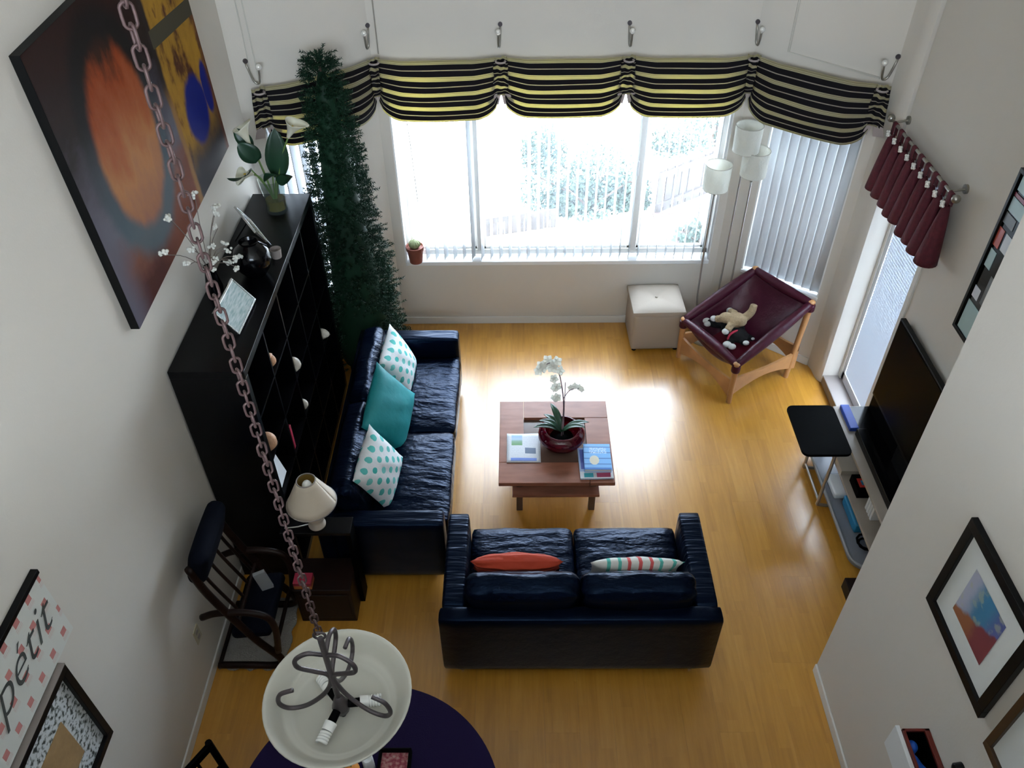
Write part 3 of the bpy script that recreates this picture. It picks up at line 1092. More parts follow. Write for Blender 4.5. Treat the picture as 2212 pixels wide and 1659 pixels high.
for k, (dx, dy, z, r) in enumerate(((-.165, .06, 1.06, .034), (-.135, .05, 1.10, .040), (-.105, .085, 1.13, .040), (-.075, .05, 1.10, .042), (-.045, .085, 1.12, .038), (-.022, .055, 1.07, .036), (-.06, .06, .99, .034), (-.045, .05, .93, .040), (-.06, .07, .90, .030), (-.04, .04, .84, .034), (-.055, .06, .82, .03), (.055, .09, .885, .026), (.085, .09, .90, .026), (.115, .09, .885, .024), (.13, .09, .865, .02), (-.15, .05, 1.115, .036))):
    bloom((bx + dx, by + dy, z), r, orc, (RND.uniform(-.5, .5), -.7, RND.uniform(.1, .8)), k)
# ------------------------------------------------------------------ ottoman
MO = Matrix.Translation((1.185, 5.755, 0)) @ Matrix.Rotation(math.radians(1.5), 4, 'Z')
ot = thing('ottoman', (1.185, 5.755, 0), 'beige suede cube ottoman with a tufted top under the window', 'ottoman')
ob('body', MB().rbox((0, 0, .205), (.43, .40, .37), .02, 4, (.004, .004, 0), M=MO), 'suede', ot, smooth=True)
def otop(u, v):
    a, b = 2 * u - 1, 2 * v - 1
    r = .055
    sx = math.copysign(abs(a) ** .9, a)
    crease = min(abs(abs(a) - abs(b)), 1)
    z = .455 - .030 * (max(abs(a), abs(b)) ** 6) - .016 * math.exp(-(a * a + b * b) * 14) - .006 * math.exp(-crease * 9)
    return Vec((a * .222, b * .207, z))
mb = MB().grid(otop, 24, 24, MO)
k = 24
def oside(u, v):
    t = u * 4
    s = int(min(3, t))
    f = t - s
    a, b = [(2 * f - 1, -1), (1, 2 * f - 1), (1 - 2 * f, 1), (-1, 1 - 2 * f)][s]
    q = 1 + .012 * math.sin(PI * v)
    return Vec((a * .222 * q, b * .207 * q, .385 + .040 * v))
mb.grid(oside, 48, 4, MO)
ob('cushion_top', mb, 'suede', ot, smooth=60)
for sx in (-1, 1):
    for sy in (-1, 1):
        ob('foot', MB().cyl(MO @ Vec((sx * .18, sy * .165, 0)), MO @ Vec((sx * .18, sy * .165, .03)), .02, n=10), 'black_matte', ot)
ob('button', MB().ball(MO @ Vec((0, 0, .440)), (.012, .012, .006), 8), 'suede', ot, smooth=True)

# ------------------------------------------------------------------ sling chair of plum leather on beech posts
FL, FR = Vec((1.386, 5.480, .365)), Vec((1.708, 4.902, .365))
BL_, BR_ = Vec((1.965, 5.710, .71)), Vec((2.300, 5.235, .71))
cc = (FL + FR + BL_ + BR_) / 4
sc = thing('sling_chair', (cc.x, cc.y, 0), 'burgundy leather sling chair on a light wood frame in the corner', 'chair')
fwd = ((FL + FR) / 2 - (BL_ + BR_) / 2)
fwd.z = 0
fwd.normalize()
for q, top in ((FL, FL), (FR, FR), (BL_, BL_), (BR_, BR_)):
    foot = Vec((q.x, q.y, 0)) - fwd * (.0 if q.z < .5 else -.06)
    lg = ob('post', MB().tube([foot, Vec((q.x, q.y, q.z + .045))], [.022, .026], 12), 'beech', sc, smooth=40)
    ob('cap', MB().ball((q.x, q.y, q.z + .045), (.030, .030, .018), 10), 'beech', lg, smooth=True)
    ob('strap', MB().lathe([(.033, -.035), (.036, -.03), (.036, .02), (.033, .025)], (q.x, q.y, q.z), 14), 'leather_plum', lg, smooth=40)
for a, b, z in ((FL, FR, .13), (BL_, BR_, .20), (FL, BL_, .16), (FR, BR_, .16)):
    mb = MB()
    d = (Vec((b.x, b.y, 0)) - Vec((a.x, a.y, 0)))
    M = basis(Vec((a.x, a.y, z)), d, Vec((-d.y, d.x, 0)))
    # curved side board
    n = 12
    L = d.length
    vs, fs = [], []
    for i in range(n + 1):
        s = i / n
        arch = .05 * math.sin(PI * s)
        for (yy, zz) in ((-.011, -.08 + arch * 1.6), (.011, -.08 + arch * 1.6), (.011, .10 - arch * .5), (-.011, .10 - arch * .5)):
            vs.append(M @ Vec((s * L, yy, zz)))
    for i in range(n):
        for q in range(4):
            r_ = (q + 1) % 4
            fs.append((i * 4 + q, i * 4 + r_, i * 4 + 4 + r_, i * 4 + 4 + q))
    mb.add(vs, fs)
    ob('rail', mb, 'beech', sc, smooth=40)
CS = {(0, 0): FL, (1, 0): FR, (0, 1): BL_, (1, 1): BR_}
def sl(u, v, off=0):
    p = (FL * (1 - u) + FR * u) * (1 - v) + (BL_ * (1 - u) + BR_ * u) * v
    su = 1 - (2 * u - 1) ** 2
    sv = 1 - (2 * v - .86) ** 2 / 1.3
    sag = .29 * su ** .75 * max(0, math.sin(PI * min(1, v / .98) ** .8)) ** .7
    edge = -.03 * (4 * (u - .5) ** 2) ** 3 * math.sin(PI * v)
    pin = .035
    p = p + (cc - p) * Vec((1, 1, 0)).length * 0
    p = p + Vec((cc.x - p.x, cc.y - p.y, 0)) * (pin * math.sin(PI * u) * (1 if v in (0, 1) else 0))
    return p + Vec((0, 0, .02 - sag + .0))
ob('sling', MB().grid(sl, 28, 28), 'leather_plum', sc, smooth=True, thick=.018)
for ed in (0, 1):
    pts = [sl(ed, k / 20) + Vec((0, 0, .012)) for k in range(21)]
    ob('edge_roll', MB().tube(pts, [.030 + .014 * math.sin(PI * k / 20) for k in range(21)], 10), 'leather_plum', sc, smooth=True)
for ed in (0, 1):
    pts = [sl(k / 20, ed) + Vec((0, 0, .012)) for k in range(21)]
    ob('edge_roll', MB().tube(pts, [.030 + .012 * math.sin(PI * k / 20) for k in range(21)], 10), 'leather_plum', sc, smooth=True)
# seat pad
def pad(u, v):
    uu, vv = .24 + .52 * u, .10 + .46 * v
    q = max(0, (1 - (2 * u - 1) ** 4) * (1 - (2 * v - 1) ** 4))
    return sl(uu, vv) + Vec((0, 0, .014 + .030 * q ** .5))
g = plain('pad_red', (.16, .004, .02), .7, nb=(90, .2))
ob('seat_pad', MB().grid(pad, 14, 14), 'pad_red', sc, smooth=True)

def blob(name, parts, mt, par=None, vox=.007):
    mb = MB()
    for p in parts:
        if len(p) == 2:
            mb.ball(p[0], p[1], 10)
        else:
            mb.tube(bez(p[0], 5), [p[1] + (p[2] - p[1]) * k / (5 * (len(p[0]) - 1)) for k in range(5 * (len(p[0]) - 1) + 1)], 10)
    o = ob(name, mb, mt, par, smooth=True)
    r = o.modifiers.new('remesh', 'REMESH')
    r.mode = 'VOXEL'
    r.voxel_size = vox
    r.use_smooth_shade = True
    s = o.modifiers.new('smooth', 'SMOOTH')
    s.iterations = 4
    return o
# plush animals on the chair: a black and white one lying, a tan one on top
sp = sl(.42, .42) + Vec((0, 0, .102))
def S(x, y, z):     # along chair width (towards FR), towards back, up
    ax = (FR - FL).normalized()
    ay = -fwd
    return sp + ax * x + ay * y + Vec((0, 0, z))
pb = thing('plush_dog', S(0, 0, -.02), 'black plush dog with white paws lying on the sling chair seat', 'plush toy')
blob('body', [(S(0, 0, .055), (.10, .10, .065)), (S(.10, -.02, .06), (.075, .07, .055)), (S(-.10, .02, .05), (.08, .07, .055)), ([S(.12, -.02, .06), S(.19, -.04, .055)], .045, .03),
              ([S(-.08, -.02, .05), S(-.15, -.07, .03), S(-.20, -.09, .025)], .035, .028), ([S(.06, -.04, .05), S(.10, -.10, .03), S(.12, -.14, .025)], .035, .028), ([S(-.13, .04, .05), S(-.20, .03, .04)], .03, .025), ([S(.12, .03, .05), S(.18, .06, .05)], .03, .02)], 'plush_black', pb)
for q, r in ((S(-.215, -.095, .03), .030), (S(-.175, -.115, .03), .026), (S(.125, -.155, .035), .030), (S(.165, -.14, .035), .028), (S(.215, -.05, .075), .022), (S(.20, .03, .08), .012)):
    ob('paw', MB().ball(q, (r * 1.2, r, r * .85), 10), 'plush_white', pb, smooth=True)
ob('collar', MB().tube([S(.085, -.06, .06) + Vec((0, 0, .05 * math.sin(a))) + (S(0, 1, 0) - S(0, 0, 0)) * (.06 * math.cos(a)) for a in [2 * PI * k / 14 for k in range(14)]], .010, 6, closed=True), 'plush_pink', pb, smooth=True)
pt = thing('plush_bear', S(0, .02, .09), 'tan plush animal sprawled over the black plush dog on the sling chair', 'plush toy')
blob('body', [(S(0, .01, .145), (.085, .075, .06)), (S(-.06, -.04, .145), (.06, .05, .045)), ([S(.03, .06, .16), S(.045, .11, .22), S(.04, .13, .285)], .036, .030), ([S(-.06, .05, .15), S(-.13, .06, .13)], .034, .03),
              ([S(-.07, -.05, .13), S(-.12, -.09, .11)], .032, .03), ([S(.03, -.06, .14), S(.05, -.11, .11)], .032, .03), (S(.045, .02, .16), (.05, .05, .045))], 'plush_tan', pt)
for q in (S(-.135, -.095, .105), S(.05, -.125, .105), S(-.14, .065, .13)):
    ob('paw', MB().ball(q, (.030, .028, .024), 10), 'plush_white', pt, smooth=True)

# ------------------------------------------------------------------ three-stem floor lamp
lp = thing('floor_lamp', (1.655, 5.765, 0), 'three-stem floor lamp with white drum shades in the window corner', 'floor lamp')
ob('base', MB().lathe([(.001, 0), (.14, 0), (.14, .012), (.13, .022), (.02, .030), (.001, .03)], (1.655, 5.755, 0), 32), 'pewter', lp, smooth=40)
for sx, sy, zc in ((1.705, 5.750, 1.880), (1.790, 5.735, 1.690), (1.530, 5.760, 1.565)):
    pts = bez([(1.655 + (sx - 1.655) * .35, 5.755 + (sy - 5.755) * .3, .02), (sx - (sx - 1.655) * .25, sy, .22), (sx, sy, .6), (sx, sy, zc - .10)], 8)
    st_ = ob('stem', MB().tube(pts, .0085, 8), 'steel_leg', lp, smooth=True)
    ob('socket', MB().lathe([(.009, -.16), (.012, -.15), (.028, -.09), (.024, -.04), (.016, -.03)], (sx, sy, zc), 14), 'pewter', st_, smooth=True)
    sh = ob('shade', MB().lathe([(.096, -.10), (.100, .10)], (sx, sy, zc), 32), 'paper_shade', lp, smooth=50, thick=.003)
    # lathe closes its ends; drop the caps so the shade is an open drum
    bm = bmesh.new()
    bm.from_mesh(sh.data)
    bmesh.ops.delete(bm, geom=[f_ for f_ in bm.faces if len(f_.verts) > 4], context='FACES')
    bm.to_mesh(sh.data)
    bm.free()
    for zz in (-.10, .10):
        rr = .096 if zz < 0 else .1
        ob('rim', MB().tube([(sx + rr * math.cos(a), sy + rr * math.sin(a), zc + zz) for a in [2 * PI * k / 28 for k in range(28)]], .003, 5, closed=True), 'cord', sh, smooth=True)
    ob('bulb', MB().ball((sx, sy, zc + .0), (.030, .030, .045), 10), 'bulb_white', sh, smooth=True)

# ------------------------------------------------------------------ cactus pot on the sill
cp = thing('cactus_pot', (-.880, 5.990, .665), 'small cactus in a terracotta pot on the window sill', 'potted plant')
ob('pot', MB().lathe([(.001, 0), (.055, 0), (.068, .12), (.075, .12), (.077, .155), (.068, .155), (.066, .14), (.001, .135)], (-.880, 5.990, .665), 24), 'terracotta', cp, smooth=40)
mb = MB()
def cact(u, v):
    a = 2 * PI * u
    r = (.048 + .005 * math.cos(12 * a)) * math.sin(PI * (.08 + .91 * v)) ** .7
    return Vec((-.880 + r * math.cos(a), 5.990 + r * math.sin(a), .80 + .085 * v))
ob('cactus', mb.grid(cact, 48, 8), 'cactus', cp, smooth=True)

# ------------------------------------------------------------------ TV, console and things on it
tv = thing('television', (2.47, 3.66, .50), 'large black flat television on the console by the right wall', 'television')
ob('panel', MB().box(2.475, 3.06, .685, 2.51, 4.255, 1.345), 'black_frame', tv, bevel=.005)
ob('screen', MB().box(2.472, 3.078, .712, 2.476, 4.237, 1.330), 'tv_screen', tv)
ob('neck', MB().box(2.485, 3.56, .52, 2.512, 3.76, .80), 'black_frame', tv, bevel=.004)
ob('foot', MB().box(2.41, 3.38, .5062, 2.513, 3.94, .525), 'black_gloss', tv, bevel=.006)
cs = thing('tv_console', (2.40, 3.75, 0), 'pale wood television console with three open shelves', 'console')
ob('top', MB().box(2.265, 3.06, .478, 2.53, 4.32, .500), 'console_wood', cs, bevel=.003)
ob('top_glass', MB().box(2.372, 3.07, .4995, 2.528, 4.31, .506), 'black_gloss', cs, bevel=.002)
ob('middle_shelf', MB().box(2.225, 3.14, .285, 2.52, 4.16, .305), 'console_wood', cs, bevel=.003)
poly = []
for cx_, cy_, a0 in ((2.27, 3.29, PI), (2.415, 3.29, 1.5 * PI), (2.415, 4.22, 0), (2.27, 4.22, .5 * PI)):
    for k in range(7):
        a = a0 + k * PI / 12
        poly.append((cx_ + .11 * math.cos(a), cy_ + .11 * math.sin(a)))
ob('bottom_shelf', MB().prism(poly, .095, .125), 'gray_plastic', cs, bevel=.008)
ob('bottom_rim', MB().tube([(*p_, .135) for p_ in poly], .010, 6, closed=True), 'box_grey', cs, smooth=True)
for xx, yy in ((2.30, 3.22), (2.50, 3.22), (2.30, 4.28), (2.50, 4.28)):
    ob('leg', MB().cyl((xx, yy, 0), (xx, yy, .478), .014, n=10), 'steel_leg', cs, smooth=40)
ob('riser', MB().box(2.515, 3.07, .506, 2.532, 4.30, .72), 'black_matte', cs)
ob('back_panel', MB().box(2.518, 3.10, .13, 2.527, 4.32, .478), 'black_matte', cs)
tag(ob('blue_case', MB().box(2.305, 4.06, .5005, 2.365, 4.30, .535), 'book_blue', bevel=.004), 'bright blue case at the end of the television console top', 'case')
tag(ob('media_player', MB().box(2.330, 3.10, .5065, 2.405, 4.03, .560), 'black_gloss', bevel=.005), 'long black media player in front of the television', 'media player')
tag(ob('cardboard_box', MB().box(2.225, 3.83, .3055, 2.36, 4.14, .345), 'box_beige', bevel=.003), 'flat beige box on the middle shelf of the console', 'box')
o = thing('game_case', (2.33, 3.70, .3055), 'dark boxed set with red and teal label on the console shelf', 'box')
ob('case', MB().box(2.27, 3.62, .3055, 2.40, 3.78, .37), 'black_matte', o, bevel=.003)
ob('label_red', MB().box(2.29, 3.66, .3701, 2.38, 3.74, .3715), 'red_bright', o)
ob('label_teal', MB().box(2.31, 3.68, .3716, 2.36, 3.72, .3725), 'box_teal', o)
for k in range(4):
    tag(ob('disc_case', MB().box(2.30, 3.52 - k * .030, .3055, 2.43, 3.541 - k * .030, .44), 'paper_white', bevel=.002), 'white disc case in a short row on the console shelf', 'disc case', 'white disc cases on the console')
tag(ob('teal_box', MB().rbox((2.285, 3.60, .168), (.075, .27, .08), .012, 3, M=None), 'box_teal', smooth=True), 'rounded teal-blue box on the lowest console shelf', 'box')
tag(ob('game_device', MB().rbox((2.245, 3.86, .155), (.09, .20, .05), .015, 3), 'paper_white', smooth=True), 'white plastic device on the lowest console shelf', 'device')
o = tag(ob('cable_coil', MB().tube([(2.30 + (.045 + .0016 * k) * math.cos(k * .6), 3.36 + (.045 + .0016 * k) * math.sin(k * .6), .137 + .0025 * k) for k in range(24)], .008, 6), 'black_matte', smooth=True), 'coiled black cable on the lowest console shelf', 'cable')
tag(ob('floor_box', MB().box(2.10, 2.97, 0, 2.30, 3.13, .10), 'wood_dark', bevel=.004), 'dark brown wooden box on the floor by the console', 'box')

# C-shaped laptop table
lt = thing('laptop_table', (2.05, 3.98, 0), 'small black C-shaped side table with rounded top by the console', 'side table')
poly = []
for cx_, cy_, a0 in ((1.925, 3.785, PI), (2.165, 3.785, 1.5 * PI), (2.165, 4.175, 0), (1.925, 4.175, .5 * PI)):
    for k in range(5):
        a = a0 + k * PI / 8
        poly.append((cx_ + .045 * math.cos(a), cy_ + .045 * math.sin(a)))
ob('top', MB().prism(poly, .585, .605), 'black_matte', lt, bevel=.003)
for yy in (3.80, 4.16):
    ob('leg', MB().tube(bez([(1.96, yy, .575), (2.10, yy, .572), (2.122, yy, .54), (2.122, yy, .10), (2.15, yy, .022), (2.42, yy, .014)], 6), .012, 8), 'steel_leg', lt, smooth=True)
ob('crossbar', MB().cyl((2.123, 3.80, .07), (2.123, 4.16, .07), .010, n=8), 'steel_leg', lt, smooth=40)

# ------------------------------------------------------------------ bookcase
BX0, BX1, BY0, BY1, BH = -1.842, -1.440, 3.240, 5.130, 1.794
bc = thing('bookcase', ((BX0 + BX1) / 2, (BY0 + BY1) / 2, 0), 'large black cube bookcase against the left wall under the painting', 'bookcase')
ob('top', MB().box(BX0, BY0, BH - .05, BX1, BY1, BH), 'black_lacquer', bc, bevel=.003)
ob('bottom', MB().box(BX0, BY0, 0, BX1, BY1, .05), 'black_lacquer', bc, bevel=.003)
for a, b in ((BY0, BY0 + .05), (BY1 - .05, BY1)):
    ob('side', MB().box(BX0, a, .05, BX1, b, BH - .05), 'black_lacquer', bc, bevel=.003)
ob('back', MB().box(BX0, BY0 + .05, .05, BX0 + .008, BY1 - .05, BH - .05), 'black_matte', bc)
ih, iw = (BH - .1) / 5, (BY1 - BY0 - .1) / 5
for k in range(1, 5):
    ob('upright', MB().box(BX0 + .008, BY0 + .05 + k * iw - .008, .05, BX1 - .004, BY0 + .05 + k * iw + .008, BH - .05), 'black_lacquer', bc)
for k in range(1, 5):
    ob('shelf', MB().box(BX0 + .008, BY0 + .05, .05 + k * ih - .008, BX1 - .005, BY1 - .05, .05 + k * ih + .008), 'black_lacquer', bc)
SHZ = [.05] + [.05 + k * ih + .008 for k in range(1, 5)]
def shell(y, sh, r, label, mt, x=-1.50, spin=0):
    z = SHZ[sh]
    mb = MB()
    N = 46
    pts, rs = [], []
    for k in range(N):
        t = k / (N - 1)
        a = t * 5 * PI + spin
        rad = r * .62 * (1 - t) ** 1.2
        pts.append((x + rad * math.cos(a) * .8, y + r * 1.25 * (t - .35), z + r * .66 + rad * math.sin(a) * .8))
        rs.append(r * (.60 * (1 - t) ** 1.05 + .02))
    mb.tube(pts, rs, 9)
    o = ob('sea_shell', mb, mt, smooth=True)
    lo = min((o.matrix_basis @ v_.co).z for v_ in o.data.vertices)
    o.location.z += z - lo + .0005
    return tag(o, label, 'shell', 'sea shells on the bookcase shelves')
shell(4.842, 2, .060, 'round white sea shell on a bookcase shelf behind the sofa back', 'shell_white', -1.475)
shell(4.09, 3, .066, 'largest white sea shell in the middle of the bookcase', 'shell_white', -1.475, 2)
shell(3.735, 4, .058, 'pale peach sea shell on the top shelf of the bookcase', 'shell_peach', -1.485, 1)
shell(4.085, 2, .046, 'small mottled sea shell below the largest shell', 'shell_white', -1.475, 3)
shell(3.39, 3, .066, 'peach conch shell at the lamp end of the bookcase', 'shell_peach', -1.485, 4)
tag(ob('red_book', MB().box(-1.60, 3.690, SHZ[2] + .0005, -1.455, 3.722, SHZ[2] + .20), 'book_red', bevel=.003), 'thin red book upright on a bookcase shelf', 'book')
MC = Matrix.Translation((-1.475, 3.41, SHZ[2] + .006)) @ Matrix.Rotation(math.radians(-14), 4, 'Y')
tag(ob('white_card', MB().box(-.006, -.085, 0, .006, .085, .20, MC), 'paper_white', bevel=.002), 'large white card standing on the bookcase shelf behind the lamp', 'card')

# ---- on top of the bookcase
def photo_frame(corner, along, up, w, h, label, mt_pic, border=.018):
    M = basis(corner, along, up)
    t = thing('photo_frame', corner, label, 'photo frame')
    mb = MB()
    for q in ((0, 0, w, border), (0, h - border, w, h), (0, border, border, h - border), (w - border, border, w, h - border)):
        mb.box(q[0], q[1], -.008, q[2], q[3], .006, M)
    ob('frame', mb, 'chrome', t, bevel=.002)
    ob('picture', MB().grid(lambda u, v: M @ Vec((border + (w - 2 * border) * u, border + (h - 2 * border) * v, .001)), 1, 1), mt_pic, t, thick=.002)
    z = M.to_3x3() @ Vec((0, 0, 1))
    b0 = M @ Vec((w / 2, h * .8, -.008))
    ob('easel', MB().tube([b0, Vec((b0.x - z.x * .12, b0.y - z.y * .12, BH + .004))], .004, 6), 'black_matte', t)
    return t
g = G('photo_a', (.5, .5, .4), .08)
u, v = g.uv()
g.set('Base Color', g.mix(g.M('GREATER_THAN', g.noise(14, 2, g.vec(u, v)), .5), (.55, .52, .22), (.60, .62, .66)))
g = G('photo_b', (.5, .6, .6), .08)
u, v = g.uv()
g.set('Base Color', g.ramp(g.noise(5, 2, g.vec(u, g.M('MULTIPLY', v, 3))), [(.3, (.30, .42, .43)), (.7, (.62, .68, .68))]))
photo_frame(Vec((-1.555, 4.44, BH + .009)), (-.55, .83, 0), (-.42, -.28, .82), .385, .15, 'silver double photo frame beside the lily vase', 'photo_a', .012)
photo_frame(Vec((-1.535, 3.54, BH + .009)), (.04, 1, 0), (-.6, .02, .8), .33, .185, 'silver photo frame with pale picture at the chain end of the bookcase', 'photo_b', .012)
o = tag(ob('round_vase', MB().lathe([(.001, 0), (.06, 0), (.095, .05), (.112, .11), (.100, .17), (.060, .205), (.050, .215), (.058, .228), (.050, .228), (.042, .21), (.001, .20)], (-1.585, 4.15, BH + .0005), 32), 'black_gloss', smooth=50), 'round glossy black vase between the two photo frames', 'vase')
tag(ob('candle_cup', MB().lathe([(.001, 0), (.030, 0), (.036, .06), (.033, .06), (.028, .01), (.001, .008)], (-1.50, 4.33, BH + .0005), 20), 'taupe', smooth=50), 'small taupe cup next to the round black vase', 'cup')
bv2 = thing('branch_vase', (-1.765, 3.93, BH), 'slim black vase with dry stems of white blossom', 'vase')
ob('vase_body', MB().lathe([(.001, 0), (.04, 0), (.05, .06), (.035, .14), (.026, .19), (.032, .20), (.022, .20), (.001, .18)], (-1.765, 3.93, BH + .0005), 24), 'black_gloss', bv2, smooth=50)
tips = [(-1.70, 3.52, 2.55), (-1.70, 3.33, 2.46), (-1.70, 4.10, 2.28), (-1.70, 4.06, 2.25), (-1.70, 4.05, 1.95), (-1.70, 3.88, 2.48), (-1.66, 3.98, 2.10), (-1.62, 3.95, 1.98), (-1.60, 3.95, 2.02), (-1.72, 3.70, 2.25), (-1.66, 4.02, 2.05), (-1.68, 3.85, 2.10), (-1.72, 3.60, 2.22), (-1.6, 4.02, 2.0), (-1.67, 3.78, 2.08), (-1.68, 4.0, 2.2), (-1.69, 3.8, 2.10), (-1.72, 3.95, 2.12)]
for k, tp in enumerate(tips):
    b0 = Vec((-1.765, 3.93, BH + .17))
    tp = Vec(tp)
    md_ = b0.lerp(tp, .5) + Vec((0, 0, .04))
    stm = ob('twig', MB().tube(bez([b0, md_, tp], 4), .0022, 5), 'stem_dry', bv2)
    for q in range(3 if k < 6 else 2):
        bl_ = tp + Vec((RND.uniform(-.014, .014), RND.uniform(-.016, .016), RND.uniform(-.02, .01)))
        mb = MB()
        for r_ in range(5):
            mb.ball(bl_ + Vec((RND.uniform(-.012, .012), RND.uniform(-.014, .014), RND.uniform(-.008, .008))), RND.uniform(.006, .010), 6)
        ob('blossom', mb, 'petal_white', stm, smooth=True)
rs_ = thing('berry_sprig', (-1.70, 3.79, BH), 'small red berry sprig lying by the blossom vase', 'ornament')
mb = MB()
for k in range(9):
    mb.ball((-1.70 + RND.uniform(-.03, .03), 3.79 + RND.uniform(-.05, .05), BH + .015 + RND.uniform(0, .03)), .014, 8)
ob('berries', mb, 'red_bright', rs_, smooth=True)
ob('twig', MB().tube([(-1.71, 3.72, BH + .006), (-1.70, 3.86, BH + .012)], .003, 5), 'stem_dry', rs_)

# calla lilies in a glass vase
lv = (-1.617, 4.90, BH)
gv = thing('glass_vase', lv, 'tapered clear glass vase with yellow water on the bookcase', 'vase')
ob('vase_wall', MB().lathe([(.001, .0005), (.068, .0005), (.072, .02), (.066, .05), (.072, .12), (.088, .24), (.085, .24), (.069, .12), (.062, .05), (.066, .024), (.001, .018)], lv, 32), 'vase_glass', gv, smooth=50)
ob('water', MB().lathe([(.001, .020), (.063, .022), (.061, .05), (.064, .09), (.001, .09)], lv, 28), 'water_yellow', gv, smooth=50)
cl = thing('calla_lilies', (lv[0], lv[1], BH + .10), 'calla lilies with dark green leaves in the glass vase', 'plant')
def calla(base, tip, dirv, r):
    base, tip, dirv = Vec(base), Vec(tip), Vec(dirv).normalized()
    mid = base.lerp(tip, .55) + Vec((0, 0, .05))
    ob('stem', MB().tube(bez([base, mid, tip], 6), .006, 6), 'stem_green', cl, smooth=True)
    z = dirv
    x = z.orthogonal().normalized()
    dd = Vec((0, 0, -1)) if abs(z.z) < .9 else Vec((1, 0, 0))
    x = (dd - z * dd.dot(z)).normalized()
    y = z.cross(x)
    def fn(u, v):
        a = 2 * PI * u
        lip = 1 + .55 * max(0, math.cos(a)) * v ** 2
        rr = r * (.16 + .55 * v + .45 * v ** 3)
        return tip + z * (r * 2.4 * v * (1 + .25 * max(0, math.cos(a)) * v)) + (x * math.cos(a) * lip + y * math.sin(a)) * rr
    f = ob('flower', MB().grid(fn, 20, 10), 'petal_lily', cl, smooth=True, thick=.0015)
    ob('spadix', MB().tube([tip + z * .01, tip + z * r * 1.9], [.007, .005], 8), 'lily_yellow', f, smooth=True)
b0 = (lv[0], lv[1], BH + .06)
calla(b0, (-1.70, 4.90, 2.27), (-.3, .0, 1), .048)
calla(b0, (-1.45, 4.90, 2.31), (.5, -.05, .85), .050)
calla(b0, (-1.705, 4.85, 2.09), (-.35, -.5, .25), .040)
def paddle(base, tip, w, droop):
    base, tip = Vec(base), Vec(tip)
    ob('stem', MB().tube(bez([b0, Vec(b0).lerp(base, .5) + Vec((0, 0, .03)), base], 5), .005, 6), 'stem_green', cl, smooth=True)
    leaf(base, tip, w, droop, 'leaf_lily', cl, n=10, fold=.15, sidev=(.9, .25, .35))
paddle((-1.66, 4.88, 2.17), (-1.76, 4.86, 2.30), .14, .01)
paddle((-1.56, 4.90, 2.04), (-1.53, 4.92, 2.37), .16, .02)
paddle((-1.59, 4.875, 2.07), (-1.60, 4.75, 2.16), .11, .03)
paddle((-1.565, 4.88, 2.06), (-1.46, 4.81, 2.09), .11, .03)
paddle((-1.72, 4.86, 2.12), (-1.80, 4.62, 2.20), .07, .04)
paddle((-1.70, 4.93, 2.24), (-1.79, 4.94, 2.36), .10, .02)
# ------------------------------------------------------------------ artificial evergreen
TRX, TRY, TRH = -1.285, 5.37, 2.68
tr = thing('evergreen_tree', (TRX, TRY, 0), 'tall slim artificial evergreen tree between the bookcase and the window', 'tree')
ob('trunk', MB().cyl((TRX, TRY, .04), (TRX, TRY, TRH - .1), .018, .008, 10), 'bark', tr)
ob('stand', MB().lathe([(.001, 0), (.16, 0), (.16, .02), (.03, .06), (.001, .06)], (TRX, TRY, 0), 16), 'black_matte', tr, smooth=40)
R_ = random.Random(5)
def tree_r(z):
    t = (TRH - z) / TRH
    return .05 + .35 * t ** .80
core = MB().lathe([(.001, .10), (.20, .14)] + [(tree_r(z) * .60, z) for z in (.3, .6, .9, 1.2, 1.5, 1.8, 2.1, 2.4)] + [(.02, 2.55)], (TRX, TRY, 0), 18)
ob('inner_foliage', core, 'needle_green', tr, smooth=True)
nv, nf = [], []
def needle(p, d, L, wd):
    s = d.orthogonal().normalized()
    a = R_.uniform(0, 2 * PI)
    s = (s * math.cos(a) + d.cross(s) * math.sin(a)) * wd
    k = len(nv)
    nv.extend([p - s, p + s, p + d * L])
    nf.append((k, k + 1, k + 2))
def sprig(p, d, L):
    d = d.normalized()
    o1 = d.orthogonal().normalized()
    o2 = d.cross(o1)
    n = int(L / .0038)
    for k in range(n):
        t = (k + .5) / n
        a = k * 2.4 + R_.uniform(0, .8)
        out = (o1 * math.cos(a) + o2 * math.sin(a))
        nd = (out * .9 + d * .7).normalized()
        needle(p + d * (t * L), nd, .029 * (1 - .35 * t) * R_.uniform(.8, 1.2), .0042)
z = .12
while z < TRH - .04:
    r = tree_r(z)
    n = int(14 + 130 * r)
    for k in range(n):
        a = R_.uniform(0, 2 * PI)
        rr = r * R_.uniform(.50, .88) * (1 + .10 * math.sin(z * 24))
        zz = z + R_.uniform(-.03, .03)
        p = Vec((TRX + rr * math.cos(a), TRY + rr * math.sin(a), zz))
        # keep out of the bookcase, sofa arm and bay wall
        d = Vec((math.cos(a), math.sin(a), R_.uniform(-.15, .55)))
        L = R_.uniform(.06, .105)
        e = p + d.normalized() * (L + .02)
        if (e.x < BX1 + .01 and e.y < BY1 + .01 and e.z < BH + .02) or (e.y < 5.13 and e.z < .8):
            continue
        if (e.x + 1.855) * .628 - (e.y - 5.33) * .778 < (.235 if 1.90 < e.z < 2.52 else .03):
            continue
        sprig(p, d, L)
    z += .040 if z < 1.9 else .032
for k in range(9):
    a = R_.uniform(0, 6.28)
    sprig(Vec((TRX, TRY, TRH - .07 + R_.uniform(-.02, .02))), Vec((.5 * math.cos(a), .5 * math.sin(a), 1)), .07)
mb = MB().add(nv, nf)
ob('foliage', mb, 'needle_green', tr, kind='stuff')

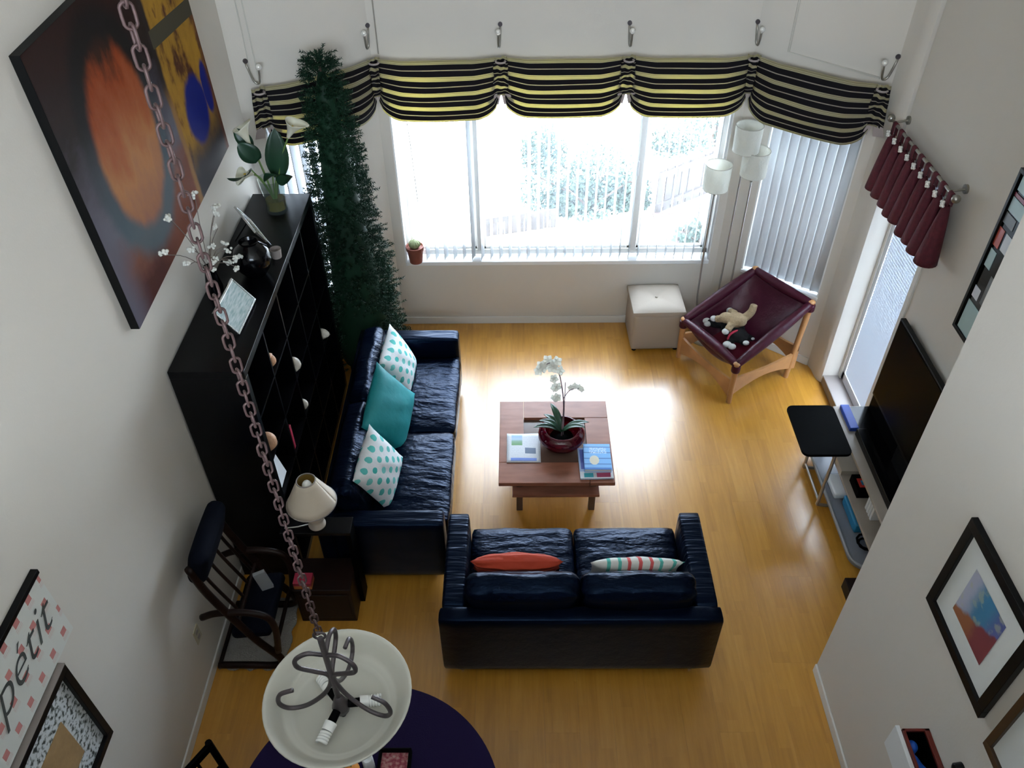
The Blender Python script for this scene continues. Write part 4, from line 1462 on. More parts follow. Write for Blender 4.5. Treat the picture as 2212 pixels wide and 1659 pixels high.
# ------------------------------------------------------------------ end table, lamp, books
et = thing('end_table', (-1.20, 3.01, 0), 'dark wood end table with a lower chest beside the sofa arm', 'end table')
ob('chest', MB().box(-1.385, 2.885, .0, -1.035, 3.13, .335), 'wood_dark', et, bevel=.006)
ob('drawer_front', MB().box(-1.365, 2.878, .05, -1.055, 2.886, .29), 'wood_dark', et, bevel=.004)
for xx in (-1.40, -1.02):
    ob('post', MB().box(xx - .015, 3.03, .0, xx + .015, 3.14, .697), 'black_matte', et, bevel=.003)
ob('top', MB().box(-1.42, 3.02, .697, -1.0, 3.145, .721), 'black_lacquer', et, bevel=.004)
for k, (mt, c) in enumerate((('book_orange', 'orange'), ('book_red', 'red'))):
    tag(ob('small_book', MB().box(-1.378, 2.895, .3355 + k * .031, -1.268, 2.975, .3655 + k * .031), mt, bevel=.002), 'small %s book stacked on the end table chest' % c, 'book')
lx0, ly0, lz0 = -1.205, 3.085, .722
tl = thing('table_lamp', (lx0, ly0, lz0), 'cream table lamp with a conical shade at the end of the sofa', 'table lamp')
ob('base', MB().lathe([(.001, 0), (.050, 0), (.052, .012), (.040, .03), (.052, .07), (.070, .11), (.066, .16), (.035, .20), (.020, .215), (.001, .215)], (lx0, ly0, lz0), 28), 'cream_ceramic', tl, smooth=True)
sh = ob('shade', MB().grid(lambda u, v: Vec((lx0 + (.142 - .090 * v) * math.cos(2 * PI * u), ly0 + (.142 - .090 * v) * math.sin(2 * PI * u), lz0 + .205 + .190 * v)), 40, 6), 'cream_shade', tl, smooth=True, thick=.003)
ob('lining', MB().grid(lambda u, v: Vec((lx0 + (.138 - .090 * v) * math.cos(2 * PI * u), ly0 + (.138 - .090 * v) * math.sin(2 * PI * u), lz0 + .207 + .186 * v)), 40, 3), 'gold_lining', sh, smooth=True)
ob('rim', MB().tube([(lx0 + .143 * math.cos(a), ly0 + .143 * math.sin(a), lz0 + .205) for a in [2 * PI * k / 36 for k in range(36)]], .004, 5, closed=True), 'taupe', sh, smooth=True)
ob('rim', MB().tube([(lx0 + .053 * math.cos(a), ly0 + .053 * math.sin(a), lz0 + .395) for a in [2 * PI * k / 28 for k in range(28)]], .004, 5, closed=True), 'taupe', sh, smooth=True)
ob('bulb', MB().ball((lx0, ly0, lz0 + .345), (.030, .030, .045), 10), 'bulb_white', tl, smooth=True)
ob('lamp_cord', MB().tube([(lx0 - .05, ly0, lz0 + .006), (lx0 - .11, ly0 - .02, lz0 + .006), (lx0 - .19, ly0 - .03, lz0 + .006)], .004, 6), 'cord', tl, smooth=True)

# ------------------------------------------------------------------ bentwood lounge chair and shag rug
rg = ob('shag_rug', MB().grid(lambda u, v: Vec((-1.828 + .40 * u + .008 * math.sin(v * 21), 2.552 + .50 * v + .010 * math.sin(u * 23) * (1 - v), .010 + .012 * RND.random())), 44, 40), 'rug_shag', smooth=True)
tag(rg, 'pale grey shag rug under the bentwood chair by the left wall', 'rug')
md = rg.modifiers.new('thickness', 'SOLIDIFY')
md.thickness = .012
md.offset = -1
rc = thing('bentwood_chair', (-1.60, 2.80, .02), 'dark bentwood lounge chair with navy head cushion by the left wall', 'chair')
for yy in (2.560, 2.985):
    pts = bez([(-1.74, yy, 1.02), (-1.70, yy, .80), (-1.60, yy, .50), (-1.52, yy, .30), (-1.43, yy, .12), (-1.47, yy, .045), (-1.62, yy, .045), (-1.82, yy, .045)], 6)
    ob('side_frame', MB().tube(pts, .022, 8), 'wood_dark', rc, smooth=True)
    pts = bez([(-1.79, yy, .56), (-1.70, yy, .60), (-1.55, yy, .61), (-1.43, yy, .57), (-1.40, yy, .44), (-1.43, yy, .20)], 6)
    ob('armrest', MB().tube(pts, .020, 8), 'wood_dark', rc, smooth=True)
for q in ((-1.812, .05), (-1.45, .20), (-1.60, .50)):
    ob('crossbar', MB().cyl((q[0], 2.560, q[1]), (q[0], 2.985, q[1]), .013, n=8), 'wood_dark', rc, smooth=40)
for k in range(4):
    yy = 2.63 + k * .095
    ob('back_slat', MB().tube(bez([(-1.745, yy, 1.00), (-1.70, yy, .80), (-1.605, yy, .52)], 5), .010, 6), 'wood_dark', rc, smooth=True)
MC = Matrix.Translation((-1.715, 2.775, .97)) @ Matrix.Rotation(math.radians(16), 4, 'Y')
ob('head_cushion', MB().rbox((0, 0, 0), (.10, .42, .24), .04, 5, (.01, .006, .01), M=MC), 'navy_cloth', rc, smooth=True)
MC = Matrix.Translation((-1.56, 2.775, .36)) @ Matrix.Rotation(math.radians(-8), 4, 'Y')
ob('seat_cushion', MB().rbox((0, 0, 0), (.24, .42, .07), .03, 4, (0, 0, .01), M=MC), 'navy_cloth', rc, smooth=True)
MC = Matrix.Translation((-1.515, 2.86, .402)) @ Matrix.Rotation(math.radians(20), 4, 'Z') @ Matrix.Rotation(math.radians(-8), 4, 'Y')
tag(ob('magazine', MB().box(-.035, -.012, .002, .035, .012, .17, MC), 'box_grey', bevel=.002), 'grey magazine upright on the bentwood chair', 'magazine')
ol = thing('wall_outlet', (XL + .004, 2.548, .36), 'small tan wall outlet low on the left wall', 'outlet')
ob('plate', MB().box(XL, 2.513, .35, XL + .006, 2.583, .465), 'outlet', ol, bevel=.002)
for zz in (.385, .43):
    ob('socket', MB().box(XL + .005, 2.533, zz - .013, XL + .009, 2.563, zz + .013), 'taupe', ol, bevel=.002)

# ------------------------------------------------------------------ pendant lamp on a chain
PX, PY = -.683, 1.508
pe = thing('pendant_lamp', (PX, PY, 1.53), 'frosted glass bowl pendant with iron scrolls on a long chain', 'pendant lamp')
RB, ZB = .276, 1.70
prof = [(.001, 1.535), (.05, 1.540), (.12, 1.560), (.18, 1.590), (.225, 1.630), (.245, 1.655), (.252, 1.672), (.266, 1.684), (RB, ZB), (RB - .004, ZB + .004), (.262, 1.692), (.247, 1.680), (.238, 1.660), (.218, 1.639), (.206, 1.622), (.200, 1.624), (.190, 1.608), (.184, 1.610), (.170, 1.594), (.116, 1.568), (.05, 1.549), (.001, 1.545)]
ob('bowl', MB().lathe([(r, z_) for r, z_ in prof], (PX, PY, 0), 56), 'bowl_glass', pe, smooth=True)
ob('rod', MB().cyl((PX, PY, 1.53), (PX, PY, 2.09), .011, n=10), 'iron', pe, smooth=40)
ob('finial', MB().ball((PX, PY, 1.522), .018, 10), 'iron', pe, smooth=True)
ob('hub', MB().lathe([(.001, 1.585), (.030, 1.59), (.034, 1.62), (.022, 1.66), (.014, 1.69), (.001, 1.69)], (PX, PY, 0), 16), 'iron', pe, smooth=True)
for an in (math.radians(188), math.radians(-18), math.radians(84)):
    def A(r, z_, an=an):
        return Vec((PX + r * math.cos(an), PY + r * math.sin(an), z_))
    pts = bez([A(.005, 1.985), A(.06, 2.005), A(.105, 1.975), A(.105, 1.925), A(.055, 1.885), A(.012, 1.850), A(.012, 1.79), A(.05, 1.715), A(.12, 1.655), A(.185, 1.650), A(.215, 1.695), A(.200, 1.755), A(.150, 1.775)], 8)
    ob('scroll', MB().tube(pts, .0088, 8), 'iron', pe, smooth=True)
for an in (math.radians(250), math.radians(10), math.radians(130)):
    dx, dy = math.cos(an), math.sin(an)
    p0 = Vec((PX + .028 * dx, PY + .028 * dy, 1.625))
    dv = Vec((dx * .93, dy * .93, -.10)).normalized()
    so = ob('socket', MB().cyl(p0, p0 + dv * .045, .016, .017, 12), 'black_matte', pe, smooth=40)
    ob('bulb_base', MB().cyl(p0 + dv * .045, p0 + dv * .078, .024, .022, 14), 'bulb_white', so, smooth=40)
    o1 = dv.orthogonal().normalized()
    o2 = dv.cross(o1)
    hel = [p0 + dv * (.080 + .042 * k / 40) + (o1 * math.cos(k * .62) + o2 * math.sin(k * .62)) * .018 for k in range(41)]
    ob('bulb_coil', MB().tube(hel, .0058, 6), 'bulb_white', so, smooth=True)
ob('top_loop', MB().tube([(PX + .020 * math.cos(a), PY, 2.108 + .020 * math.sin(a)) for a in [2 * PI * k / 18 for k in range(18)]], .005, 6, closed=True), 'iron', pe, smooth=True)
lk = None
LP = .0368
for k in range(94):
    zc = 2.138 + k * LP
    if lk is None:
        pts = []
        for q in range(20):
            a = 2 * PI * q / 20
            pts.append((.0118 * math.cos(a), 0, .0112 * (1 if math.sin(a) > 0 else -1) * (abs(math.sin(a)) > .02) + .0118 * math.sin(a)))
        lk = ob('chain_link', MB().tube(pts, .0034, 6, closed=True), 'rust_chain', pe, smooth=True)
        for vtx in lk.data.vertices:
            vtx.co += ORG[pe.name]
        c = lk
    else:
        c = lk.copy()
        COL.objects.link(c)
        c.parent = pe
    c.location = Vec((PX, PY, zc)) - ORG[pe.name]
    c.rotation_euler = (0, 0, math.radians(35 + 90 * (k % 2) + RND.uniform(-12, 12)))
ob('canopy', MB().lathe([(.001, 5.57), (.03, 5.57), (.06, 5.598), (.001, 5.598)], (PX, PY, 0), 20), 'iron', pe, smooth=True)

# ------------------------------------------------------------------ dining corner
dt = thing('dining_table', (-.69, 1.45, 0), 'round dining table on a pedestal below the pendant', 'table')
ob('tabletop', MB().lathe([(.001, .71), (.585, .71), (.59, .72), (.59, .735), (.001, .735)], (-.69, 1.45, 0), 48), 'wood_dark', dt, smooth=40)
ob('pedestal', MB().lathe([(.001, .0), (.26, .0), (.25, .03), (.06, .08), (.05, .60), (.12, .71), (.001, .71)], (-.69, 1.45, 0), 24), 'wood_dark', dt, smooth=40)
def clothf(u, v):
    a = 2 * PI * u
    if v < .501:
        r = .604 * v / .5
        return Vec((-.69 + r * math.cos(a), 1.45 + r * math.sin(a), .742))
    t = (v - .5) / .5
    r = .604 + .035 * t + .022 * t * math.sin(11 * a)
    return Vec((-.69 + r * math.cos(a), 1.45 + r * math.sin(a), .742 - .006 * min(1, t * 8) - .26 * t))
tag(ob('tablecloth', MB().grid(clothf, 96, 14), 'cloth_purple', smooth=60), 'dark purple round cloth draped over the dining table', 'tablecloth')
zt = .7435
bk = thing('gift_tray', (-.585, 1.66, zt), 'black tray with pink patterned lining on the purple cloth', 'tray')
ob('tray_wall', MB().box(-.66, 1.60, zt, -.51, 1.612, zt + .05).box(-.66, 1.708, zt, -.51, 1.72, zt + .05).box(-.66, 1.60, zt, -.648, 1.72, zt + .05).box(-.522, 1.60, zt, -.51, 1.72, zt + .05), 'black_matte', bk, bevel=.003)
g = G('pink_pattern', (.4, .1, .12), .7)
g.set('Base Color', g.ramp(g.noise(55, 3), [(.40, (.30, .04, .07)), (.55, (.50, .20, .20)), (.7, (.55, .42, .38))]))
ob('lining', MB().box(-.648, 1.612, zt, -.522, 1.708, zt + .022), 'pink_pattern', bk)
tag(ob('pillar_candle', MB().lathe([(.001, 0), (.026, 0), (.026, .10), (.020, .105), (.001, .098)], (-.700, 1.645, zt), 20), 'paper_white', smooth=50), 'short white candle beside the black tray on the table', 'candle')
of = thing('orange', (-.775, 1.625, zt), 'orange fruit next to the white candle on the table', 'fruit')
ob('peel', MB().ball((-.775, 1.625, zt + .036), .036, 14), 'orange_fruit', of, smooth=True)
ob('stem_end', MB().ball((-.775, 1.625, zt + .071), .004, 6), 'stem_green', of)
dc = thing('dining_chair', (-1.47, 1.50, 0), 'black wooden dining chair at the purple table', 'chair')
MCH = Matrix.Translation((-1.47, 1.50, 0)) @ Matrix.Rotation(math.radians(-32), 4, 'Z')
ob('seat', MB().rbox((.17, 0, .45), (.40, .40, .04), .012, 3, M=MCH), 'black_matte', dc, smooth=True)
for sy in (-.185, .185):
    ob('leg', MB().tube([MCH @ Vec((-.02, sy, 0)), MCH @ Vec((0, sy, .45)), MCH @ Vec((-.05, sy, .93))], .016, 8), 'black_matte', dc, smooth=40)
    ob('leg', MB().tube([MCH @ Vec((.35, sy, 0)), MCH @ Vec((.34, sy, .44))], .016, 8), 'black_matte', dc, smooth=40)
for zz, hh in ((.90, .05), (.72, .03)):
    xx = -.05 * (zz - .45) / .48
    ob('back_rail', MB().cbox((xx, 0, zz), (.020, .38, hh), MCH), 'black_matte', dc, bevel=.004)
for k in range(3):
    ob('back_slat', MB().tube([MCH @ Vec((-.029, -.10 + .1 * k, .735)), MCH @ Vec((-.045, -.10 + .1 * k, .88))], .008, 6), 'black_matte', dc)

# ------------------------------------------------------------------ pictures
def wall_picture(name, x, sgn, y0, y1, z0, z1, label, border, mt_frame, mt_pic, depth=.03, mat_w=0, tilt=0, pivot=None, cat='picture', mt_mat='mat_board'):
    """picture on a wall of constant x; sgn = direction into the room; u runs left-to-right as seen from the room"""
    cy, cz = (y0 + y1) / 2, (z0 + z1) / 2
    t = thing(name, (x, cy, z0), label, cat)
    R = Matrix.Translation((x, cy, cz)) @ Matrix.Rotation(math.radians(tilt), 4, 'X')
    hy, hz = (y1 - y0) / 2, (z1 - z0) / 2
    def B(a, b, c, d, e, f):
        return MB().box(sgn * a, b, c, sgn * d, e, f, R)
    if border:
        for q in ((-hy, -hz, hy, -hz + border), (-hy, hz - border, hy, hz), (-hy, -hz + border, -hy + border, hz - border), (hy - border, -hz + border, hy, hz - border)):
            ob('frame_side', B(.001, q[0], q[1], depth, q[2], q[3]), mt_frame, t, bevel=.002)
        if mat_w:
            ob('mat', B(.002, -hy + border, -hz + border, depth * .45, hy - border, hz - border), mt_mat, t)
    else:
        ob('stretcher', B(.001, -hy, -hz, depth - .003, hy, hz), mt_frame, t)
    iy, iz = hy - border - mat_w, hz - border - mat_w
    xo = (depth * .45 + .002) if border else depth - .001
    def fn(u, v):
        uu = u if sgn > 0 else 1 - u
        return R @ Vec((sgn * xo, -iy + 2 * iy * uu, -iz + 2 * iz * v))
    ob('canvas' if not border else 'artwork', MB().grid(fn, 1, 1), mt_pic, t)
    return t, R

# big abstract canvas
g = G('abstract_art', (.2, .1, .05), .55, spec=.05)
u, v = g.uv()
P2 = g.vec(u, v)
n1 = g.noise(3.0, 5, P2, .6)
n2 = g.noise(9, 5, g.n('ShaderNodeMapping', {0: P2, 3: (1, .35, 1)}).outputs[0], .6)
uu = g.M('ADD', u, g.M('MULTIPLY', g.M('SUBTRACT', n1, .5), .06))
vv = g.M('ADD', v, g.M('MULTIPLY', g.M('SUBTRACT', n2, .5), .07))
bgc = g.ramp(g.M('ADD', vv, g.M('MULTIPLY', g.M('SUBTRACT', n1, .5), .5)), [(.02, (.060, .012, .008)), (.18, (.17, .060, .036)), (.34, (.12, .12, .15)), (.56, (.055, .046, .062)), (.68, (.014, .006, .005)), (.95, (.022, .007, .005))])
lft = g.smooth(uu, .14, .0)
bgc = g.mix(g.M('MULTIPLY', lft, g.smooth(vv, .62, .25)), bgc, (.11, .10, .13))
rust = g.M('MULTIPLY', g.smooth(uu, .22, .45), g.smooth(vv, .34, .10))
bgc = g.mix(rust, bgc, (.16, .045, .022))
ex = g.M('DIVIDE', g.M('SUBTRACT', uu, .315), .185)
ey = g.M('DIVIDE', g.M('SUBTRACT', vv, .53), .335)
er = g.M('SQRT', g.M('ADD', g.M('MULTIPLY', ex, ex), g.M('MULTIPLY', ey, ey)))
ringc = g.ramp(vv, [(.25, (.065, .105, .125)), (.50, (.038, .046, .056)), (.66, (.006, .004, .004))])
c = g.mix(g.M('MULTIPLY', g.smooth(er, 1.45, 1.20), .85), bgc, ringc)
orng = g.ramp(g.M('ADD', vv, g.M('MULTIPLY', g.M('SUBTRACT', n2, .5), .45)), [(.22, (.28, .115, .065)), (.42, (.40, .165, .055)), (.58, (.34, .092, .026)), (.72, (.26, .045, .007)), (.84, (.035, .010, .004))])
c = g.mix(g.smooth(er, 1.08, .88), c, orng)
# right-hand panel
pan = g.ramp(g.M('ADD', g.M('MULTIPLY', n2, 1.0), g.M('MULTIPLY', g.M('SUBTRACT', n1, .5), .2)), [(.40, (.07, .022, .009)), (.48, (.30, .155, .018)), (.60, (.38, .20, .022)), (.68, (.09, .030, .012))])
pan = g.mix(g.smooth(vv, .30, .08), pan, (.035, .030, .035))
bl1 = g.M('ADD', g.M('POWER', g.M('ABSOLUTE', g.M('DIVIDE', g.M('SUBTRACT', uu, .82), .10)), 2), g.M('POWER', g.M('ABSOLUTE', g.M('DIVIDE', g.M('SUBTRACT', vv, .30), .14)), 2))
bl2 = g.M('ADD', g.M('POWER', g.M('ABSOLUTE', g.M('DIVIDE', g.M('SUBTRACT', uu, .95), .04)), 2), g.M('POWER', g.M('ABSOLUTE', g.M('DIVIDE', g.M('SUBTRACT', vv, .33), .12)), 2))
blm = g.smooth(g.M('MINIMUM', bl1, bl2), 1.25, .7)
pan = g.mix(blm, pan, (.006, .012, .16))
pan = g.mix(g.smooth(uu, .955, 1.0), pan, (.10, .03, .012))
c = g.mix(g.smooth(uu, .640, .652), c, pan)
c = g.mix(g.M('MULTIPLY', g.smooth(uu, .615, .635), g.smooth(uu, .665, .645)), c, g.mix(g.smooth(vv, .55, .40), (.02, .012, .01), (.27, .14, .05)))
bar = g.M('ABSOLUTE', g.M('SUBTRACT', v, g.M('SUBTRACT', .695, g.M('MULTIPLY', g.M('SUBTRACT', u, .63), .13))))
c = g.mix(g.M('MULTIPLY', g.M('LESS_THAN', bar, .034), g.M('GREATER_THAN', u, .64)), c, (.06, .052, .033))
g.set('Base Color', c)
g.bump(n2, .15, .01)
plain('canvas_edge', (.004, .004, .004), .5, spec=.15)
wall_picture('painting', XL, 1, 3.060, 4.800, 2.240, 3.560, 'large abstract painting with an orange oval and blue patch on the left wall', 0, 'canvas_edge', 'abstract_art', .045, 0, 3.2, cat='painting')

# lettering print and floral frame, near left
g = G('print_marks', (.6, .6, .58), .6)
u, v = g.uv()
cu = g.M('MULTIPLY', u, 11)
cv = g.M('MULTIPLY', v, 4)
rowk = g.M('FLOOR', cv)
cu = g.M('ADD', cu, g.M('MULTIPLY', g.M('MODULO', rowk, 2), .5))
fu, fv = g.M('SUBTRACT', g.M('FRACT', cu), .5), g.M('SUBTRACT', g.M('FRACT', cv), .55)
sq = g.M('MULTIPLY', g.M('LESS_THAN', g.M('ABSOLUTE', fu), .17), g.M('LESS_THAN', g.M('ABSOLUTE', fv), .17))
ln = g.M('MULTIPLY', g.M('MULTIPLY', g.M('LESS_THAN', g.M('ABSOLUTE', fu), .22), g.M('LESS_THAN', g.M('ABSOLUTE', g.M('ADD', fv, .32)), .10)), g.M('GREATER_THAN', g.M('SINE', g.M('MULTIPLY', fv, 70)), .1))
g.set('Base Color', g.mix(sq, g.mix(g.M('MULTIPLY', ln, .6), (.62, .62, .57), (.55, .36, .33)), (.52, .20, .18)))
t, R = wall_picture('lettering_print', XL, 1, .75, 1.840, 1.625, 2.020, 'white print with black script lettering and red squares on the left wall', 0, 'mat_board', 'print_marks', .022, 0)
ob('top_rail', MB().box(XL + .001, .75, 2.000, XL + .030, 1.846, 2.022), 'black_frame', t, bevel=.002)
fc = bpy.data.curves.new('script', 'FONT')
fc.body = 'Bon Appétit'
fc.size = .225
fc.shear = .45
fc.extrude = .0008
fc.offset = -.0035
fc.align_x = 'RIGHT'
fo = bpy.data.objects.new('script', fc)
COL.objects.link(fo)
bpy.context.view_layer.update()
me = bpy.data.meshes.new_from_object(fo.evaluated_get(bpy.context.evaluated_depsgraph_get()))
bpy.data.objects.remove(fo)
ml = Matrix(((0, 0, 1, XL + .0235), (1, 0, 0, 1.775), (0, 1, 0, 1.775), (0, 0, 0, 1)))
mb = MB().add([v_.co.copy() for v_ in me.vertices], [tuple(p_.vertices) for p_ in me.polygons], ml)
ob('script_lettering', mb, plain('ink', (.05, .055, .05), .7), t)
g = G('floral_mat', (.6, .6, .6), .7)
u, v = g.uv()
f = g.noise(26, 2, g.vec(u, v))
g.set('Base Color', g.ramp(f, [(.36, (.03, .035, .03)), (.44, (.25, .27, .25)), (.52, (.60, .62, .62))]))
g = plain('tan_panel', (.34, .21, .09), .7, nb=(60, .2), var=.1)
t, R = wall_picture('floral_frame', XL, 1, 1.10, 1.692, 1.02, 1.605, 'black framed picture with floral border and tan centre below the lettering print', .036, 'black_frame', 'floral_mat', .040, 0)
ob('centre_panel', MB().box(XL + .020, 1.25, 1.17, XL + .024, 1.537, 1.43), 'tan_panel', t)
ob('top_edge', MB().box(XL + .001, 1.10, 1.604, XL + .041, 1.692, 1.609), 'taupe', t)

# right partition pictures
g = G('art_landscape', (.4, .4, .5), .35)
u, v = g.uv()
P2 = g.vec(u, v)
n1 = g.noise(4, 4, P2)
vv = g.M('ADD', v, g.M('MULTIPLY', g.M('SUBTRACT', n1, .5), .25))
sky_ = g.mix(g.smooth(g.M('ADD', u, g.M('MULTIPLY', n1, .3)), .25, .60), (.42, .44, .55), (.06, .22, .38))
sky_ = g.mix(g.smooth(g.M('ADD', u, g.M('MULTIPLY', n1, .3)), .75, 1.05), sky_, (.10, .13, .34))
sky_ = g.mix(g.M('MULTIPLY', g.smooth(n1, .52, .62), .5), sky_, (.45, .48, .30))
grd = g.mix(g.smooth(g.M('ADD', u, g.M('MULTIPLY', n1, .3)), .55, .80), (.34, .13, .06), (.22, .05, .06))
g.set('Base Color', g.mix(g.smooth(g.M('ADD', vv, g.M('MULTIPLY', u, -.55)), .16, .06), sky_, grd))
wall_picture('landscape_picture', XP, -1, 1.487, 2.020, 1.545, 2.090, 'black framed landscape print with wide white mat on the right wall', .045, 'black_frame', 'art_landscape', .028, .095)
g = G('art_red', (.6, .5, .5), .4)
u, v = g.uv()
g.set('Base Color', g.ramp(g.noise(4, 3, g.vec(u, v)), [(.4, (.55, .56, .56)), (.55, (.50, .10, .06)), (.7, (.45, .20, .10))]))
wall_picture('mat_picture', XP, -1, .92, 1.414, 1.500, 2.05, 'brown framed print with white mat and red art beside the landscape', .035, 'brown_frame', 'art_red', .024, .14)
# open-topped wall box with a blue figure inside
wb = thing('wall_box', (XP, 1.55, .90), 'red rimmed open box with a blue figure mounted on the right wall', 'box')
x0, x1, y0, y1, zt_, zb = 1.650, XP - .001, 1.42, 1.660, 1.100, .90
for q in ((x0, y0, x0 + .012, y1), (x1 - .022, y0, x1, y1), (x0, y0, x1, y0 + .012), (x0, y1 - .012, x1, y1)):
    ob('rim', MB().box(q[0], q[1], zb, q[2], q[3], zt_), 'red_lacquer', wb, bevel=.002)
ob('bottom', MB().box(x0, y0, zb, x1, y1, zb + .01), 'black_matte', wb)
ob('lining', MB().box(x0 + .012, y0 + .012, zb + .01, x1 - .022, y1 - .012, zb + .03), 'black_matte', wb)
ob('front_card', MB().box(x0 - .020, y0 - .01, zb + .02, x0 - .001, y1 + .02, zt_ - .012), 'paper_white', wb, bevel=.002)
ob('inner_lining', MB().box(x0 + .012, y0 + .012, zb + .03, x0 + .015, y1 - .012, zt_ - .012).box(x1 - .025, y0 + .012, zb + .03, x1 - .022, y1 - .012, zt_ - .012).box(x0 + .015, y1 - .015, zb + .03, x1 - .025, y1 - .012, zt_ - .012), 'black_matte', wb)
blob('blue_figure', [((1.695, 1.545, .985), (.026, .050, .055)), ((1.690, 1.605, 1.045), (.024, .028, .026)), ([Vec((1.70, 1.56, 1.0)), Vec((1.71, 1.49, 1.05))], .018, .014)], 'figure_blue', wb, .006)
th = thing('wall_dimmer', (XP, 1.43, 1.20), 'small black wall knob below the brown framed print', 'wall fitting')
ob('knob', MB().cyl((XP, 1.43, 1.235), (XP - .03, 1.43, 1.235), .026, .022, 16), 'black_frame', th, smooth=40)
ob('knob_cap', MB().ball((XP - .03, 1.43, 1.235), (.008, .02, .02), 10), 'black_frame', th, smooth=True)
# collage on the far right wall
t, R = wall_picture('collage_picture', XR, -1, 3.10, 3.783, 1.654, 2.645, 'black framed photo collage on the right wall above the television', .022, 'black_frame', 'black_gloss', .03, 0)
CK = {'c_teal': (.36, .50, .50), 'c_red': (.42, .06, .03), 'c_wine': (.22, .02, .05), 'c_grey': (.12, .13, .13), 'c_white': (.58, .60, .64), 'c_navy': (.01, .03, .08)}
for k_, v_ in CK.items():
    plain(k_, v_, .35)
for (a, b, c_, d, mk) in ((3.58, 3.84, 1.60, 1.80, 'c_teal'), (3.77, 3.835, 1.83, 1.90, 'c_white'), (3.52, 3.74, 1.84, 2.02, 'c_grey'), (3.78, 3.842, 2.03, 2.14, 'c_teal'), (3.79, 3.848, 2.16, 2.27, 'c_red'), (3.68, 3.77, 2.17, 2.27, 'c_white'), (3.74, 3.845, 2.30, 2.36, 'c_grey'), (3.70, 3.845, 2.37, 2.45, 'c_teal'), (3.60, 3.845, 2.455, 2.475, 'c_wine'), (3.62, 3.84, 2.49, 2.57, 'c_teal'), (3.45, 3.66, 2.20, 2.43, 'c_navy'), (3.22, 3.50, 1.62, 2.15, 'c_grey')):
    a, b, c_, d = a * .977, b * .977, 4.6 - (4.6 - c_) * .977, 4.6 - (4.6 - d) * .977
    ob('photo', MB().box(XR - .0185, a, c_, XR - .016, b, d), mk, t)

# ------------------------------------------------------------------ outside the windows
ob('ground_patio', MB().box(-9, 6.13, -.25, 10, 18, -.12), 'patio', kind='structure')
ob('ground_bricks', MB().box(1.5, 6.6, -.12, 3.4, 8.1, -.10), 'brick_ground', kind='structure')
bs = thing('garden_bush', (.95, 8.25, -.12), 'leafy green bush in the sunlit yard behind the window', 'bush')
nv, nf = [], []
R_ = random.Random(9)
for k in range(7000):
    bxk = R_.choice(((.45, 8.25, .10, .42, .36), (.95, 8.45, .15, .42, .40), (1.22, 8.3, .0, .30, .28), (.30, 8.7, .35, .28, .30), (.75, 8.25, -.02, .45, .22)))
    d = Vec((R_.gauss(0, 1), R_.gauss(0, 1), R_.gauss(0, 1))).normalized() * (R_.random() ** .35)
    p = Vec((bxk[0] + d.x * bxk[3], bxk[1] + d.y * bxk[3] * .8, max(-.10, bxk[2] + d.z * bxk[4])))
    a = Vec((R_.gauss(0, 1), R_.gauss(0, 1), R_.gauss(0, 1))).normalized()
    b = a.orthogonal().normalized() * .016
    L = .05 * R_.uniform(.6, 1.2)
    q = len(nv)
    nv.extend([p - b * .2, p + a * L * .5 - b, p + a * L, p + a * L * .5 + b])
    nf.append((q, q + 1, q + 2, q + 3))
ob('leaves', MB().add(nv, nf), 'bush_leaf', bs, kind='stuff')
for k in range(6):
    a = k * 1.05
    ob('branch', MB().tube(bez([(.8, 8.22, -.12), (.8 + .25 * math.cos(a), 8.22 + .2 * math.sin(a), .1), (.8 + .6 * math.cos(a), 8.22 + .3 * math.sin(a), .30)], 4), [.016 - .001 * q for q in range(9)], 6), 'bark', bs)
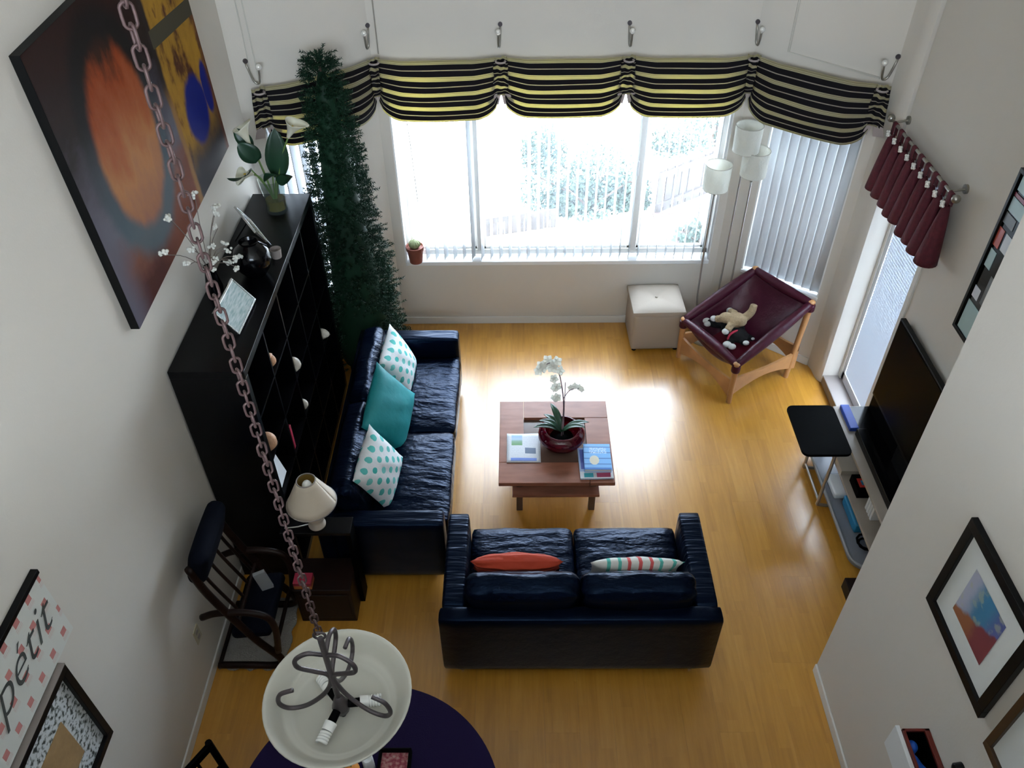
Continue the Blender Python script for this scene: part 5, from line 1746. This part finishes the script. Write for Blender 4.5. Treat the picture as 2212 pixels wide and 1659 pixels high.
def shrub(base, label, clumps, count):
    t = thing('garden_shrub', base, label, 'bush')
    nv, nf = [], []
    for k in range(count):
        bxk = R_.choice(clumps)
        d = Vec((R_.gauss(0, 1), R_.gauss(0, 1), R_.gauss(0, 1))).normalized() * (R_.random() ** .35)
        p = Vec((bxk[0] + d.x * bxk[3], bxk[1] + d.y * bxk[3] * .8, max(-.10, bxk[2] + d.z * bxk[4])))
        a = Vec((R_.gauss(0, 1), R_.gauss(0, 1), R_.gauss(0, 1))).normalized()
        b = a.orthogonal().normalized() * .018
        L = .06 * R_.uniform(.6, 1.2)
        q = len(nv)
        nv.extend([p - b * .2, p + a * L * .5 - b, p + a * L, p + a * L * .5 + b])
        nf.append((q, q + 1, q + 2, q + 3))
    ob('leaves', MB().add(nv, nf), 'bush_leaf', t, kind='stuff')
    top = max(c_[2] + c_[4] * .5 for c_ in clumps)
    for k in range(4):
        a = k * 1.6
        ob('branch', MB().tube(bez([base, (base[0] + .10 * math.cos(a), base[1] + .10 * math.sin(a), base[2] * .6 + top * .4), (base[0] + .2 * math.cos(a), base[1] + .18 * math.sin(a), top)], 4), .010, 6), 'bark', t)
shrub((2.5, 9.75, -.12), 'tall loose shrub growing beyond the board fence outside', ((2.3, 9.75, .2, .35, .5), (2.75, 9.85, .35, .35, .6), (1.9, 9.65, -.05, .3, .25)), 2400)
shrub((1.95, 7.50, -.12), 'low spreading shrub on the brick bed outside the window', ((1.95, 7.50, -.06, .32, .16), (2.15, 7.35, -.05, .25, .14)), 900)
def yard_fence(label, a, b, z0, z1, n, rails=(.25, .85)):
    a, b = Vec((*a, 0)), Vec((*b, 0))
    d = b - a
    L = d.length
    M = basis(a, d, Vec((-d.y, d.x, 0)))
    t = thing('yard_fence', (a.x, a.y, -.12), label, 'fence')
    pw_ = L / n
    for k in range(n):
        ob('board', MB().box(k * pw_ + .006, -.01, z0 + RND.uniform(-.01, .01), (k + 1) * pw_ - .006, .01, z1 + RND.uniform(-.008, .008), M), 'fence_wood', t)
    for r_ in rails:
        zz = z0 + (z1 - z0) * r_
        ob('rail', MB().box(0, -.035, zz - .03, L, -.01, zz + .03, M), 'fence_wood', t)
yard_fence('low brown slatted fence outside the window', (-.50, 7.62), (.42, 7.85), -.12, .10, 13, (.92,))
yard_fence('tall weathered board fence beside the bush outside', (1.52, 8.10), (2.45, 8.75), -.12, .40, 10, (.2, .9))
yard_fence('distant board fence beyond the brick bed outside', (2.9, 9.0), (4.3, 9.6), -.12, .9, 12)
